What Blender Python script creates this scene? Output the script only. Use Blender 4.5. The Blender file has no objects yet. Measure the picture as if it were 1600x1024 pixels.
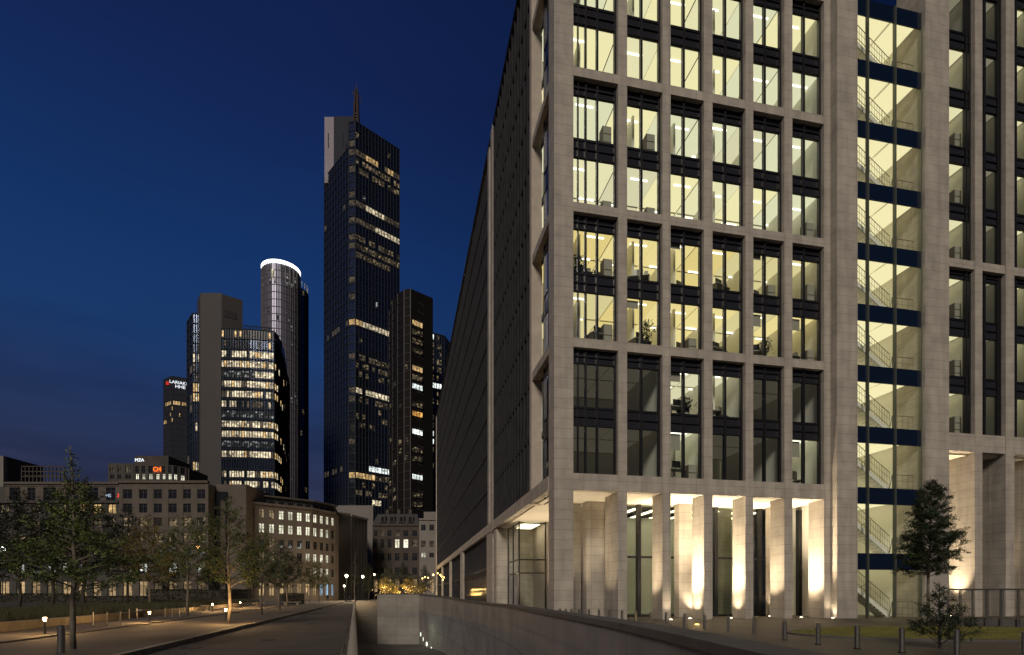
import bpy, bmesh, math, random
from mathutils import Vector, Matrix, noise
R = math.radians
rnd = random.Random(7)
scene = bpy.context.scene
C = scene.collection

# ------------------------------------------------------------------ camera
EYE = 1.32; F = 858.0; HX = 800.0; HY = 930.0
cam = bpy.data.cameras.new("camera"); camo = bpy.data.objects.new("camera", cam); C.objects.link(camo)
camo.location = (0, 0, EYE); camo.rotation_euler = (R(90), 0, 0)
cam.sensor_width = 36; cam.lens = F/1600*36; cam.shift_y = (HY-512)/1600
cam.clip_start = .05; cam.clip_end = 6000
scene.camera = camo
scene.view_settings.view_transform = 'Standard'; scene.view_settings.look = 'None'
scene.view_settings.exposure = 0; scene.view_settings.gamma = 1

# ------------------------------------------------------------------ sky (dusk)
w = bpy.data.worlds.new("World"); scene.world = w; w.use_nodes = True
nt = w.node_tree; N = nt.nodes; L = nt.links; N.clear()
def wn(t, **k):
    n = N.new(t)
    for a, b in k.items(): setattr(n, a, b)
    return n
tc = wn('ShaderNodeTexCoord'); sep = wn('ShaderNodeSeparateXYZ'); L.new(tc.outputs['Generated'], sep.inputs[0])
ramp = wn('ShaderNodeValToRGB'); cr = ramp.color_ramp
stops = [(0.0, (.030,.032,.048)), (.09, (.036,.037,.066)), (.24, (.020,.034,.095)), (.38, (.0105,.041,.145)), (.50, (.0075,.032,.130)), (.66, (.0065,.018,.084)), (1.0, (.004,.010,.048))]
cr.elements[0].position = 0; cr.elements[0].color = stops[0][1]+(1,)
cr.elements[1].position = 1; cr.elements[1].color = stops[-1][1]+(1,)
for p, c in stops[1:-1]:
    e = cr.elements.new(p); e.color = c+(1,)
L.new(sep.outputs[2], ramp.inputs[0])
# the west (left) still holds more of the blue than the east
az = wn('ShaderNodeMapRange'); L.new(sep.outputs[0], az.inputs[0])
az.inputs[1].default_value = -.25; az.inputs[2].default_value = .55; az.inputs[3].default_value = 1.0; az.inputs[4].default_value = .34
# thin low cloud
mp = wn('ShaderNodeMapping'); mp.inputs['Scale'].default_value = (1.6, 1.6, 9); L.new(tc.outputs['Generated'], mp.inputs[0])
nz = wn('ShaderNodeTexNoise'); nz.inputs['Scale'].default_value = 2.2; nz.inputs['Detail'].default_value = 4; L.new(mp.outputs[0], nz.inputs[0])
cm = wn('ShaderNodeMapRange'); L.new(nz.outputs[0], cm.inputs[0])
cm.inputs[1].default_value = .42; cm.inputs[2].default_value = .7; cm.inputs[3].default_value = 1.0; cm.inputs[4].default_value = .58
lowm = wn('ShaderNodeMapRange'); L.new(sep.outputs[2], lowm.inputs[0])
lowm.inputs[1].default_value = .12; lowm.inputs[2].default_value = .42; lowm.inputs[3].default_value = 1.0; lowm.inputs[4].default_value = 0.12
mixc = wn('ShaderNodeMix', data_type='FLOAT'); L.new(lowm.outputs[0], mixc.inputs[0]); mixc.inputs[2].default_value = 1.0; L.new(cm.outputs[0], mixc.inputs[3])
mul = wn('ShaderNodeMath', operation='MULTIPLY'); L.new(az.outputs[0], mul.inputs[0]); L.new(mixc.outputs[0], mul.inputs[1])
bg = wn('ShaderNodeBackground'); L.new(ramp.outputs[0], bg.inputs[0]); L.new(mul.outputs[0], bg.inputs[1])
wo = wn('ShaderNodeOutputWorld'); L.new(bg.outputs[0], wo.inputs[0])

# ------------------------------------------------------------------ faint warm city glow from behind the camera
sd = bpy.data.lights.new("sun", 'SUN'); sd.energy = 1.95; sd.angle = R(16); sd.color = (1.0, .88, .72)
so = bpy.data.objects.new("sun", sd); C.objects.link(so)
so.rotation_euler = Vector((.18, 1.0, -.60)).to_track_quat('-Z', 'Y').to_euler()

# ------------------------------------------------------------------ materials
MAT = {}
def mat(name, col=(.5,.5,.5), rough=.6, metal=0, bump=0, var=0, vscale=3.0, brick=None, emit=None, spec=.5, coat=0, coords='Object', boff=.5, streak=0):
    m = bpy.data.materials.new(name); m.use_nodes = True; MAT[name] = m
    n = m.node_tree.nodes; l = m.node_tree.links; b = n['Principled BSDF']
    b.inputs['Base Color'].default_value = (*col, 1); b.inputs['Roughness'].default_value = rough
    b.inputs['Metallic'].default_value = metal; b.inputs['Specular IOR Level'].default_value = spec
    tcn = n.new('ShaderNodeTexCoord'); out = None
    if var:
        no = n.new('ShaderNodeTexNoise'); no.inputs['Scale'].default_value = vscale; no.inputs['Detail'].default_value = 6
        l.new(tcn.outputs[coords], no.inputs[0])
        mr = n.new('ShaderNodeMapRange'); l.new(no.outputs[0], mr.inputs[0]); mr.inputs[1].default_value = .3; mr.inputs[2].default_value = .7
        mr.inputs[3].default_value = 1-var; mr.inputs[4].default_value = 1+var
        mx = n.new('ShaderNodeMix'); mx.data_type = 'RGBA'; mx.blend_type = 'MULTIPLY'; mx.inputs[0].default_value = 1
        mx.inputs[6].default_value = (*col, 1); l.new(mr.outputs[0], mx.inputs[7]); out = mx.outputs[2]
    if brick:
        bw, bh, mort, dk = brick
        br = n.new('ShaderNodeTexBrick'); l.new(tcn.outputs['UV'], br.inputs[0]); br.inputs['Scale'].default_value = 1
        br.inputs['Brick Width'].default_value = bw; br.inputs['Row Height'].default_value = bh; br.inputs['Mortar Size'].default_value = mort
        br.inputs['Mortar Smooth'].default_value = .3; br.inputs['Bias'].default_value = 0
        br.inputs[1].default_value = (1,1,1,1); br.inputs[2].default_value = (.92,.92,.93,1); br.offset = boff; br.inputs[3].default_value = (dk,dk,dk,1)
        m2 = n.new('ShaderNodeMix'); m2.data_type = 'RGBA'; m2.blend_type = 'MULTIPLY'; m2.inputs[0].default_value = 1
        if out: l.new(out, m2.inputs[6])
        else: m2.inputs[6].default_value = (*col, 1)
        l.new(br.outputs[0], m2.inputs[7]); out = m2.outputs[2]
    if streak:
        mpp = n.new('ShaderNodeMapping'); mpp.inputs['Scale'].default_value = (1.1,1.1,.10); l.new(tcn.outputs['Object'], mpp.inputs[0])
        ns = n.new('ShaderNodeTexNoise'); ns.inputs['Scale'].default_value = 2.4; ns.inputs['Detail'].default_value = 5; l.new(mpp.outputs[0], ns.inputs[0])
        mr2 = n.new('ShaderNodeMapRange'); l.new(ns.outputs[0], mr2.inputs[0]); mr2.inputs[1].default_value = .35; mr2.inputs[2].default_value = .65; mr2.inputs[3].default_value = 1-streak; mr2.inputs[4].default_value = 1+streak*.4
        m4 = n.new('ShaderNodeMix'); m4.data_type = 'RGBA'; m4.blend_type = 'MULTIPLY'; m4.inputs[0].default_value = 1; l.new(out, m4.inputs[6]); l.new(mr2.outputs[0], m4.inputs[7]); out = m4.outputs[2]
    if out: l.new(out, b.inputs['Base Color'])
    if bump:
        nb = n.new('ShaderNodeTexNoise'); nb.inputs['Scale'].default_value = vscale*6; nb.inputs['Detail'].default_value = 5
        l.new(tcn.outputs['Object'], nb.inputs[0]); bp = n.new('ShaderNodeBump'); bp.inputs['Strength'].default_value = bump
        bp.inputs['Distance'].default_value = .05; l.new(nb.outputs[0], bp.inputs['Height']); l.new(bp.outputs[0], b.inputs['Normal'])
    if emit:
        b.inputs['Emission Color'].default_value = (*emit[0], 1); b.inputs['Emission Strength'].default_value = emit[1]
    return m
def glass(name, tint=(1,1,1), refl=.12, rough=.0):
    m = bpy.data.materials.new(name); m.use_nodes = True; MAT[name] = m
    n = m.node_tree.nodes; l = m.node_tree.links; n.remove(n['Principled BSDF']); o = n['Material Output']
    t = n.new('ShaderNodeBsdfTransparent'); t.inputs[0].default_value = (*tint, 1)
    g = n.new('ShaderNodeBsdfGlossy'); g.inputs['Roughness'].default_value = rough; g.inputs[0].default_value = (.9,.93,1,1)
    lw = n.new('ShaderNodeLayerWeight'); lw.inputs[0].default_value = .18
    mr = n.new('ShaderNodeMapRange'); l.new(lw.outputs['Fresnel'], mr.inputs[0]); mr.inputs[3].default_value = refl*.4; mr.inputs[4].default_value = min(1, refl*5)
    mx = n.new('ShaderNodeMixShader'); l.new(mr.outputs[0], mx.inputs[0]); l.new(t.outputs[0], mx.inputs[1]); l.new(g.outputs[0], mx.inputs[2]); l.new(mx.outputs[0], o.inputs[0])
    return m
def lit(name, col, s, contrast=.6, sc=(1.2, 1.6), base=.02):
    """a lit office window far away: irregular brightness of blinds, lamps and furniture behind the pane"""
    m = bpy.data.materials.new(name); m.use_nodes = True; MAT[name] = m
    n = m.node_tree.nodes; l = m.node_tree.links; b = n['Principled BSDF']
    b.inputs['Base Color'].default_value = (base,base,base*1.1,1); b.inputs['Roughness'].default_value = .2; b.inputs['Specular IOR Level'].default_value = .12
    tcn = n.new('ShaderNodeTexCoord'); mp_ = n.new('ShaderNodeMapping'); mp_.inputs['Scale'].default_value = (sc[0], sc[1], 1); l.new(tcn.outputs['UV'], mp_.inputs[0])
    oi = n.new('ShaderNodeObjectInfo'); ad = n.new('ShaderNodeVectorMath'); l.new(mp_.outputs[0], ad.inputs[0])
    cx = n.new('ShaderNodeCombineXYZ'); ml = n.new('ShaderNodeMath'); ml.operation = 'MULTIPLY'; ml.inputs[1].default_value = 37; l.new(oi.outputs['Random'], ml.inputs[0]); l.new(ml.outputs[0], cx.inputs[0]); l.new(cx.outputs[0], ad.inputs[1])
    v = n.new('ShaderNodeTexVoronoi'); v.inputs['Scale'].default_value = 1; v.distance = 'CHEBYCHEV'; l.new(ad.outputs[0], v.inputs[0])
    s1 = n.new('ShaderNodeSeparateColor'); l.new(v.outputs['Color'], s1.inputs[0])
    mr = n.new('ShaderNodeMapRange'); l.new(s1.outputs[0], mr.inputs[0]); mr.inputs[3].default_value = (1-contrast); mr.inputs[4].default_value = 1+contrast*.5
    m3 = n.new('ShaderNodeMath'); m3.operation = 'MULTIPLY'; l.new(mr.outputs[0], m3.inputs[0]); m3.inputs[1].default_value = s
    m4 = n.new('ShaderNodeMapRange'); l.new(oi.outputs['Random'], m4.inputs[0]); m4.inputs[3].default_value = .6; m4.inputs[4].default_value = 1.25
    m5 = n.new('ShaderNodeMath'); m5.operation = 'MULTIPLY'; l.new(m3.outputs[0], m5.inputs[0]); l.new(m4.outputs[0], m5.inputs[1])
    b.inputs['Emission Color'].default_value = (*col, 1); l.new(m5.outputs[0], b.inputs['Emission Strength'])
    return m
def speck(name, col, s, thr=.8, sc=2.0):
    """an unlit office with a few lamps and screens left on"""
    m = bpy.data.materials.new(name); m.use_nodes = True; MAT[name] = m
    n = m.node_tree.nodes; l = m.node_tree.links; b = n['Principled BSDF']
    b.inputs['Base Color'].default_value = (.012,.014,.02,1); b.inputs['Roughness'].default_value = .2; b.inputs['Specular IOR Level'].default_value = .12
    tcn = n.new('ShaderNodeTexCoord'); v = n.new('ShaderNodeTexVoronoi'); v.inputs['Scale'].default_value = sc; v.distance = 'CHEBYCHEV'; l.new(tcn.outputs['UV'], v.inputs[0])
    s1 = n.new('ShaderNodeSeparateColor'); l.new(v.outputs['Color'], s1.inputs[0])
    g = n.new('ShaderNodeMapRange'); l.new(s1.outputs[1], g.inputs[0]); g.inputs[1].default_value = thr; g.inputs[2].default_value = 1; g.inputs[3].default_value = .012; g.inputs[4].default_value = s
    b.inputs['Emission Color'].default_value = (*col, 1); l.new(g.outputs[0], b.inputs['Emission Strength'])
    return m
STONE = mat('travertine', (.385,.348,.30), .75, var=.15, vscale=1.3, bump=.15, brick=(1.6,.52,.010,.5), boff=0, streak=.14)
STONEP = mat('travertine_plain', (.42,.365,.31), .75, var=.1, vscale=2, bump=.1)
SOFFIT = mat('soffit_plaster', (.62,.58,.50), .8, var=.05)
METAL = mat('dark_metal', (.030,.030,.034), .38, .6)
BRONZE = mat('bronze_metal', (.06,.055,.05), .35, .8)
DPANEL = mat('dark_glass_panel', (.022,.022,.026), .16, 0, spec=.5)
BPANEL = mat('blue_glass_panel', (.006,.012,.028), .1, 0, spec=.6)
FIN = mat('anodised_fin', (.030,.030,.034), .9, 0, spec=.1, var=.2, vscale=.8)
SPAN = mat('side_glazing', (.016,.017,.022), .10, 0, spec=.9); SBAND = mat('side_floor_band', (.040,.039,.041), .9, 0, spec=.1, var=.25, vscale=.15)
GL = glass('window_glass', (.93,.97,.93), .10)
GLD = glass('facade_glass', (.82,.86,.80), .12)
WHITE = mat('white_wall', (.78,.76,.70), .8, var=.05, vscale=.7)
CARPET = mat('grey_carpet', (.12,.12,.12), .9)
STEEL = mat('brushed_steel', (.36,.35,.33), .28, .95, var=.1, vscale=8)
CONC = mat('wall_concrete', (.22,.205,.185), .85, var=.2, vscale=.55, bump=.25, brick=(2.6,1.08,.014,.45), boff=0, streak=.05)
COPE = mat('coping_stone', (.075,.07,.064), .8, var=.2, vscale=1.5, bump=.2)
ASPH = mat('cobbles', (.052,.045,.038), .92, var=.35, vscale=.8, bump=.5, brick=(.22,.16,.02,.45))
PAVE = mat('pavement', (.065,.056,.046), .88, var=.28, vscale=.5, bump=.2, brick=(.9,.6,.01,.6))
PLAZA = mat('plaza_paving', (.075,.06,.042), .6, var=.22, vscale=.5, bump=.1, brick=(.8,.4,.012,.6))
KERB = mat('kerb_stone', (.17,.155,.13), .8, var=.2, vscale=2, bump=.2)
GROUND = mat('far_ground', (.05,.045,.04), .9, var=.3, vscale=.1)
GRASS = mat('lawn', (.13,.12,.02), .95, var=.35, vscale=2.5, bump=.6)
SOIL = mat('soil', (.04,.035,.025), .95, var=.4, vscale=3, bump=.6)
BARK = mat('bark', (.13,.11,.085), .9, var=.35, vscale=9, bump=.5)
BARKD = mat('dark_bark', (.05,.042,.035), .9, var=.3, vscale=6, bump=.4)
def leafmat(name, col):
    m = mat(name, col, .6, var=.55, vscale=1.1)
    b = m.node_tree.nodes['Principled BSDF']; b.inputs['Transmission Weight'].default_value = 0; b.inputs['Specular IOR Level'].default_value = .25
    return m
LEAF = leafmat('leaf_olive', (.052,.072,.018)); LEAF1 = leafmat('leaf_olive_lamplit', (.085,.115,.024)); LEAFD = leafmat('leaf_dark', (.020,.028,.014)); LEAFY = leafmat('leaf_yellow_or_uplit', (.12,.10,.025)); LEAFP = leafmat('leaf_plaza', (.020,.032,.011))  # brighter near olive and yellow: lamplight on crowns put into the leaf colour
BSTONE = mat('brown_sandstone', (.098,.082,.069), .85, var=.16, vscale=.25, brick=(2.2,.9,.02,.75))
BPALE = mat('pale_render', (.18,.165,.155), .85, var=.12, vscale=.2)
BGREY = mat('grey_render', (.062,.056,.051), .85, var=.15, vscale=.3, brick=(3,1.6,.03,.7))
BDARK = mat('sooty_brick', (.06,.05,.042), .9, var=.2, vscale=.4)
ROOF = mat('slate_roof', (.03,.03,.033), .6, var=.2)
CORE = mat('granite_core', (.048,.043,.042), .7, var=.1, vscale=.08, brick=(3.2,3.2,.04,.8))
TGL = mat('tower_glass', (.13,.17,.24), .08, .85)
TGL2 = mat('tower_glass_blue', (.34,.40,.50), .16, .9)
TGLK = mat('tower_glass_black', (.13,.165,.25), .15, .9); TSLAB = mat('slab_tower_glass', (.014,.028,.050), .2, 0, spec=.2); TDARK = mat('brown_black_cladding', (.012,.010,.010), .7, 0, spec=.15)
TBAR = mat('tower_mullion', (.030,.036,.050), .9, 0, spec=.1)
TBARL = mat('pale_mullion', (.15,.14,.145), .9, 0, spec=.1)
GREYP = mat('crown_panel', (.28,.25,.29), .7, var=.05, vscale=.1, brick=(6,2.2,.08,.8))
LW = lit('lit_white', (1,.84,.56), .82, .85, (1.1,1.3)); LY = lit('lit_warm', (1,.66,.28), .75, .75); LC = lit('lit_cool', (.92,1,.95), 1.5, .7); LO = lit('lit_orange', (1,.50,.12), .8, .8)
LMID = lit('lit_mid', (1,.74,.42), .28, .95, (1.1,1.5)); LDIM = lit('lit_dim', (1,.78,.5), .085, .9)
LROW = lit('lit_stone_window', (.98,.95,.72), 1.0, .55, (1.6, 1.0)); LBLUE = lit('lit_blue_shop', (.5,.75,1), .8, .5)
SPK = speck('speck_window', (1,.75,.4), .30, .66, 1.7); SPKC = speck('speck_cool', (.9,.95,.9), .40, .74, 1.2)
DK = mat('unlit_window', (.014,.015,.019), .12, 0, spec=.6)
ARC = lit('arcade_shop', (1,.68,.34), .45, .8, (.7,.6))
SILH = mat('dark_furniture', (.10,.085,.07), .6); SILG = mat('grey_furniture', (.34,.32,.28), .5); SCREEN = mat('monitor_back', (.02,.02,.022), .3)
def em(name, col, s): return mat(name, (.02,.02,.02), .6, emit=(col, s))
CEILW = em('ceiling_glow_cream', (1.0,.90,.55), .85); CEILY = em('ceiling_glow_yellow', (1.0,.80,.32), .80); CEILS = em('stair_ceiling_glow', (1.0,.87,.50), 1.0)  # glow put into the ceilings in place of the lamps lighting them
CW = [em('ceiling_glow_cream_%d' % i, c, e) for i, (c, e) in enumerate([((1,.91,.56),.88),((1,.92,.60),.74),((1,.89,.50),.96),((.97,.93,.62),.82)])]; CY = [em('ceiling_glow_yellow_%d' % i, c, e) for i, (c, e) in enumerate([((1,.81,.35),.90),((1,.85,.42),.74),((1,.78,.30),.82)])]
fr0 = random.Random(99); CEILD2 = em('dim_wing_ceiling_glow', (1,.88,.6), .22); SPOT = em('ceiling_luminaire', (1,.93,.75), 3.2)
CEILD = em('dim_ceiling_glow', (1.0,.85,.6), .06); CEILF = em('lobby_light', (1,.88,.6), 4.5)  # first one: faint emission on the ceilings of the dark bays
LAMP = em('lamp_warm', (1,.62,.25), 38); LAMPW = em('lamp_white', (1,.85,.6), 18); RING = em('crown_ring_light', (1,.98,.97), 3.0); BULB = em('bulb', (1,.62,.18), 8)
REDL = em('red_letters', (1,.03,.02), 1.4); WHL = em('white_letters', (.9,.95,1), 1.3); ORL = em('orange_sign', (1,.18,.01), 1.5); BLL = em('pale_blue_letters', (.6,.8,1), .6)
SKIN = mat('skin', (.35,.22,.16), .6); CLOTH = mat('dark_clothes', (.02,.02,.025), .9)

# ------------------------------------------------------------------ mesh helpers
class MB:
    def __init__(s): s.v = []; s.f = []; s.m = []; s.uv = []
    def face(s, pts, mi=0, uv=None):
        a = len(s.v); s.v += [tuple(p) for p in pts]; s.f.append(tuple(range(a, a+len(pts)))); s.m.append(mi); s.uv.append(uv)
    def box(s, x0, x1, y0, y1, z0, z1, mi=0):
        if x0 > x1: x0, x1 = x1, x0
        if y0 > y1: y0, y1 = y1, y0
        P = [(x0,y0,z0),(x1,y0,z0),(x1,y1,z0),(x0,y1,z0),(x0,y0,z1),(x1,y0,z1),(x1,y1,z1),(x0,y1,z1)]
        for q in ((0,3,2,1),(4,5,6,7),(0,1,5,4),(1,2,6,5),(2,3,7,6),(3,0,4,7)): s.face([P[i] for i in q], mi)
        return s
    def obox(s, p0, p1, t0, t1, z0, z1, mi=0):
        """box along the plan line p0-p1, from offset t0 to t1 to its left-hand normal; z0/z1 may be pairs"""
        d = Vector((p1[0]-p0[0], p1[1]-p0[1])); d.normalize(); n = Vector((-d.y, d.x))
        za = z0 if isinstance(z0, tuple) else (z0, z0); zb = z1 if isinstance(z1, tuple) else (z1, z1)
        A = (p0[0]+n.x*t0, p0[1]+n.y*t0); B = (p1[0]+n.x*t0, p1[1]+n.y*t0); D = (p0[0]+n.x*t1, p0[1]+n.y*t1); E = (p1[0]+n.x*t1, p1[1]+n.y*t1)
        P = [(*A,za[0]),(*B,za[1]),(*E,za[1]),(*D,za[0]),(*A,zb[0]),(*B,zb[1]),(*E,zb[1]),(*D,zb[0])]
        for q in ((0,3,2,1),(4,5,6,7),(0,1,5,4),(1,2,6,5),(2,3,7,6),(3,0,4,7)): s.face([P[i] for i in q], mi)
        return s
    def prism(s, poly, z0, z1, mi=0, top=True):
        n = len(poly)
        for i in range(n):
            a, b = poly[i], poly[(i+1) % n]
            s.face([(*a,z0),(*b,z0),(*b,z1),(*a,z1)], mi)
        if top:
            s.face([(*p,z1) for p in poly], mi); s.face([(*p,z0) for p in reversed(poly)], mi)
        return s
    def tube(s, pts, rs, n=8, mi=0, caps=True):
        pts = [Vector(p) for p in pts]
        if not hasattr(rs, '__len__'): rs = [rs]*len(pts)
        rings = []
        for i, p in enumerate(pts):
            d = (pts[min(i+1, len(pts)-1)]-pts[max(i-1, 0)]).normalized()
            u = d.orthogonal().normalized() if i == 0 else (u - d*u.dot(d)).normalized()
            v = d.cross(u); rings.append([p+(u*math.cos(2*math.pi*k/n)+v*math.sin(2*math.pi*k/n))*rs[i] for k in range(n)])
        a = len(s.v)
        for r_ in rings: s.v += [tuple(q) for q in r_]
        for i in range(len(rings)-1):
            for k in range(n):
                s.f.append((a+i*n+k, a+i*n+(k+1)%n, a+(i+1)*n+(k+1)%n, a+(i+1)*n+k)); s.m.append(mi); s.uv.append(None)
        if caps:
            s.f.append(tuple(a+k for k in reversed(range(n)))); s.m.append(mi); s.uv.append(None)
            s.f.append(tuple(a+(len(rings)-1)*n+k for k in range(n))); s.m.append(mi); s.uv.append(None)
        return s
    def build(s, name, mats, parent=None, loc=None, rz=0, smooth=False, bevel=0):
        me = bpy.data.meshes.new(name); me.from_pydata(s.v, [], s.f)
        if not isinstance(mats, (list, tuple)): mats = [mats]
        for m in mats: me.materials.append(m)
        me.polygons.foreach_set('material_index', s.m)
        uvl = me.uv_layers.new(name='UVMap'); co = [0.0]*(2*len(me.loops)); k = 0
        V = s.v
        for p, uv in zip(me.polygons, s.uv):
            nx, ny, nz_ = p.normal
            vs = p.vertices
            if uv:
                for q in uv: co[k] = q[0]; co[k+1] = q[1]; k += 2
                continue
            if abs(nz_) > .7:
                for i in vs: co[k] = V[i][0]; co[k+1] = V[i][1]; k += 2
            else:
                h = math.hypot(nx, ny) or 1; tx, ty = -ny/h, nx/h
                for i in vs: co[k] = V[i][0]*tx+V[i][1]*ty; co[k+1] = V[i][2]; k += 2
        uvl.data.foreach_set('uv', co)
        if smooth: me.polygons.foreach_set('use_smooth', [True]*len(me.polygons))
        me.update(); o = bpy.data.objects.new(name, me); C.objects.link(o)
        if parent: o.parent = parent
        if loc: o.location = loc
        if rz: o.rotation_euler = (0, 0, rz)
        if bevel:
            bv = o.modifiers.new('bevel', 'BEVEL'); bv.width = bevel; bv.segments = 2; bv.limit_method = 'ANGLE'
        return o
def tag(o, label=None, cat=None, group=None, kind=None):
    if label: o['label'] = label
    if cat: o['category'] = cat
    if group: o['group'] = group
    if kind: o['kind'] = kind
    return o
def empty(name, label, cat, loc=(0,0,0), rz=0, group=None):
    o = bpy.data.objects.new(name, None); C.objects.link(o); o.location = loc; o.rotation_euler = (0,0,rz); o.empty_display_size = .2
    return tag(o, label, cat, group)
def copy_tree(o, parent=None):
    c = o.copy(); C.objects.link(c); c.parent = parent
    for ch in list(o.children): copy_tree(ch, c)
    return c
def lamp(kind, loc, energy, col, parent=None, size=.05, aim=None, spot=None, blend=.6):
    d = bpy.data.lights.new('lamp', kind); d.energy = energy; d.color = col
    if kind in ('POINT', 'SPOT'): d.shadow_soft_size = size
    if kind == 'SPOT': d.spot_size = spot; d.spot_blend = blend
    if kind == 'AREA': d.size = size
    o = bpy.data.objects.new('lamp_light', d); C.objects.link(o); o.location = loc
    if aim: o.rotation_euler = Vector(aim).to_track_quat('-Z', 'Y').to_euler()
    if parent: o.parent = parent
    return o
def G(px, Y): return ((px-HX)/F*Y, Y)                 # plan point seen at column px, Y metres ahead
def Z(py, Y): return EYE+(HY-py)/F*Y                  # height seen at row py, Y metres ahead
def gY(py, z=0.0): return F*(EYE-z)/(py-HY)           # distance of ground seen at row py
ORD = ['zeroth','first','second','third','fourth','fifth','sixth','seventh','eighth','ninth','tenth','eleventh','twelfth','thirteenth','fourteenth','fifteenth','sixteenth','seventeenth','eighteenth']

# ================================================================== GROUND
wall_pts = [(3.4,-6,.82),(2.35,0,.82),(2.25,3,.82),(2.16,4.71,.82),(2.12,7.15,.82),(1.95,9.98,.82),(1.24,15.9,.82),(-.16,27.5,.82),(-1.63,34.9,.82),(-4.14,45,.93),(-6.9,54,1.194),(-10.5,62,1.43)]
def rail_x(y): return -.02-.2867*y
def kerb_x(y): return -5.75-.2528*y
mb = MB(); prev = None
for i in range(len(wall_pts)-1):
    a, b = wall_pts[i], wall_pts[i+1]
    def gz(y): return -.10 if y < 22 else (-.10+.1*min(1, (y-22)/6))
    mb.face([(a[0]+.2,a[1],gz(a[1])),(220,a[1],gz(a[1])),(220,b[1],gz(b[1])),(b[0]+.2,b[1],gz(b[1]))])
mb.face([(-15.2,62.2,0),(220,62.2,0),(220,62,0),(-10.3,62,0)]); mb.face([(-15.2,62.2,0),(-29,118,0),(220,118,0),(220,62.2,0)])
tag(mb.build('plaza', PLAZA), kind='structure')
mb = MB(); ys = [-25,0,20,40,60,80,100,118]
for a, b in zip(ys, ys[1:]): mb.face([(kerb_x(a)+.14,a,-.13),(rail_x(a)-.14,a,-.13),(rail_x(b)-.14,b,-.13),(kerb_x(b)+.14,b,-.13)])
tag(mb.build('road', ASPH), kind='structure')
mb = MB()
for a, b in zip(ys, ys[1:]): mb.face([(-320,a,0),(kerb_x(a)-.02,a,0),(kerb_x(b)-.02,b,0),(-320,b,0)])
tag(mb.build('pavement', PAVE), kind='structure')
mb = MB()
y = -10
while y < 116:
    b = min(118, y+1.2); mb.obox((kerb_x(y),y),(kerb_x(b-.015),b-.015),-.16,0,-.2,.006); y = b
tag(mb.build('kerb', KERB, bevel=.012), kind='structure')
mb = MB(); mb.face([(-2500,118,-.02),(2500,118,-.02),(2500,3500,-.02),(-2500,3500,-.02)]); mb.face([(-2500,-400,-.3),(2500,-400,-.3),(2500,-25,-.3),(-2500,-25,-.3)])
tag(mb.build('ground', GROUND), kind='structure')
# second (inner) kerb of the footway, where the short posts stand
def foot_x(y): return -10.2-.26*y
mb = MB(); y = -5
while y < 90:
    b = y+1.5; mb.obox((foot_x(y),y),(foot_x(b-.02),b-.02),-.18,0,.0,.045); y = b
tag(mb.build('path_edging', COPE, bevel=.01), kind='structure')
# sunken ramp
mb = MB(); zf = -4.24
for a, b in zip(wall_pts, wall_pts[1:]): mb.face([(rail_x(a[1]),a[1],zf),(a[0],a[1],zf),(b[0],b[1],zf),(rail_x(b[1]),b[1],zf)])
mb.face([(rail_x(62),62,zf),(-15.2,62,zf),(-29,118,-.02),(rail_x(118),118,-.02)])
tag(mb.build('ramp', PAVE), kind='structure')
mb = MB(); mb.obox((rail_x(-6),-6),(rail_x(118),118),0,.16,zf-.2,-.05)
tag(mb.build('ramp_kerb_wall', CONC), 'concrete retaining wall on the street side of the sunken ramp, under the handrail', 'wall')

# retaining wall with coping
rw = empty('retaining_wall', 'long curved grey concrete retaining wall of the sunken ramp beside the plaza', 'wall')
mb = MB(); u = 0
for a, b in zip(wall_pts, wall_pts[1:]):
    Ls = math.hypot(b[0]-a[0], b[1]-a[1])
    q = [(a[0],a[1],zf-.3),(b[0],b[1],zf-.3),(b[0],b[1],b[2]-.10),(a[0],a[1],a[2]-.10)]
    k = 1.08/1.85
    mb.face(q[::-1], 0, [(u,0),(u+Ls,0),(u+Ls,(zf-.3-b[2]+.1)*k),(u,(zf-.3-a[2]+.1)*k)][::1] and [(u,0.0),(u+Ls,0.0),(u+Ls,(zf-.2-b[2])*k),(u,(zf-.2-a[2])*k)])
    u += Ls
mb.build('wall_panel', CONC, rw)
mb = MB(); u = 0
for a, b in zip(wall_pts[:-1], wall_pts[1:]): mb.obox((b[0],b[1]),(a[0],a[1]),-.03,.52,(b[2]-.12,a[2]-.12),(b[2],a[2]))
mb.build('coping', COPE, rw)
mb = MB(); mb.box(-15.2,-10.5,62,62.5,zf-.3,1.40); mb.obox((-15.2,62.5),(-29,118),-.45,0,zf-.3,(1.40,.3))
mb.build('end_wall', CONC, rw)
mb = MB(); mb.box(-15.25,-10.3,61.95,62.55,1.40,1.49); mb.build('end_coping', COPE, rw)
# wall lamps low in the ramp
for i, (px, Yw, h) in enumerate([(657.5,61.2,1.6),(661.5,60.3,1.3),(667,59.0,1.8),(674,57.3,1.5),(680,55.9,1.9)]):
    X, _ = G(px, Yw); zt = Z(990+i*7.5, Yw)
    e = empty('wall_lamp', '%s slim upright lamp from the far corner, low on the ramp wall' % ORD[i+1], 'lamp', (X, Yw, zt), group='lamps low on the ramp wall')
    MB().tube([(0,0,-2.0),(0,0,0)], .045, 8).build('pole', STEEL, e)
    MB().tube([(0,-.02,-.3),(0,-.02,.1)], .07 if i % 2 == 0 else .05, 8).build('lamp_head', em('ramp_lamp_%d' % i, (.9,1,.8), 1.4 if i != 2 else 5), e)
lamp('POINT', (-9.4,56.5,-2.4), 30, (.85,1,.75), None, .2)

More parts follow.
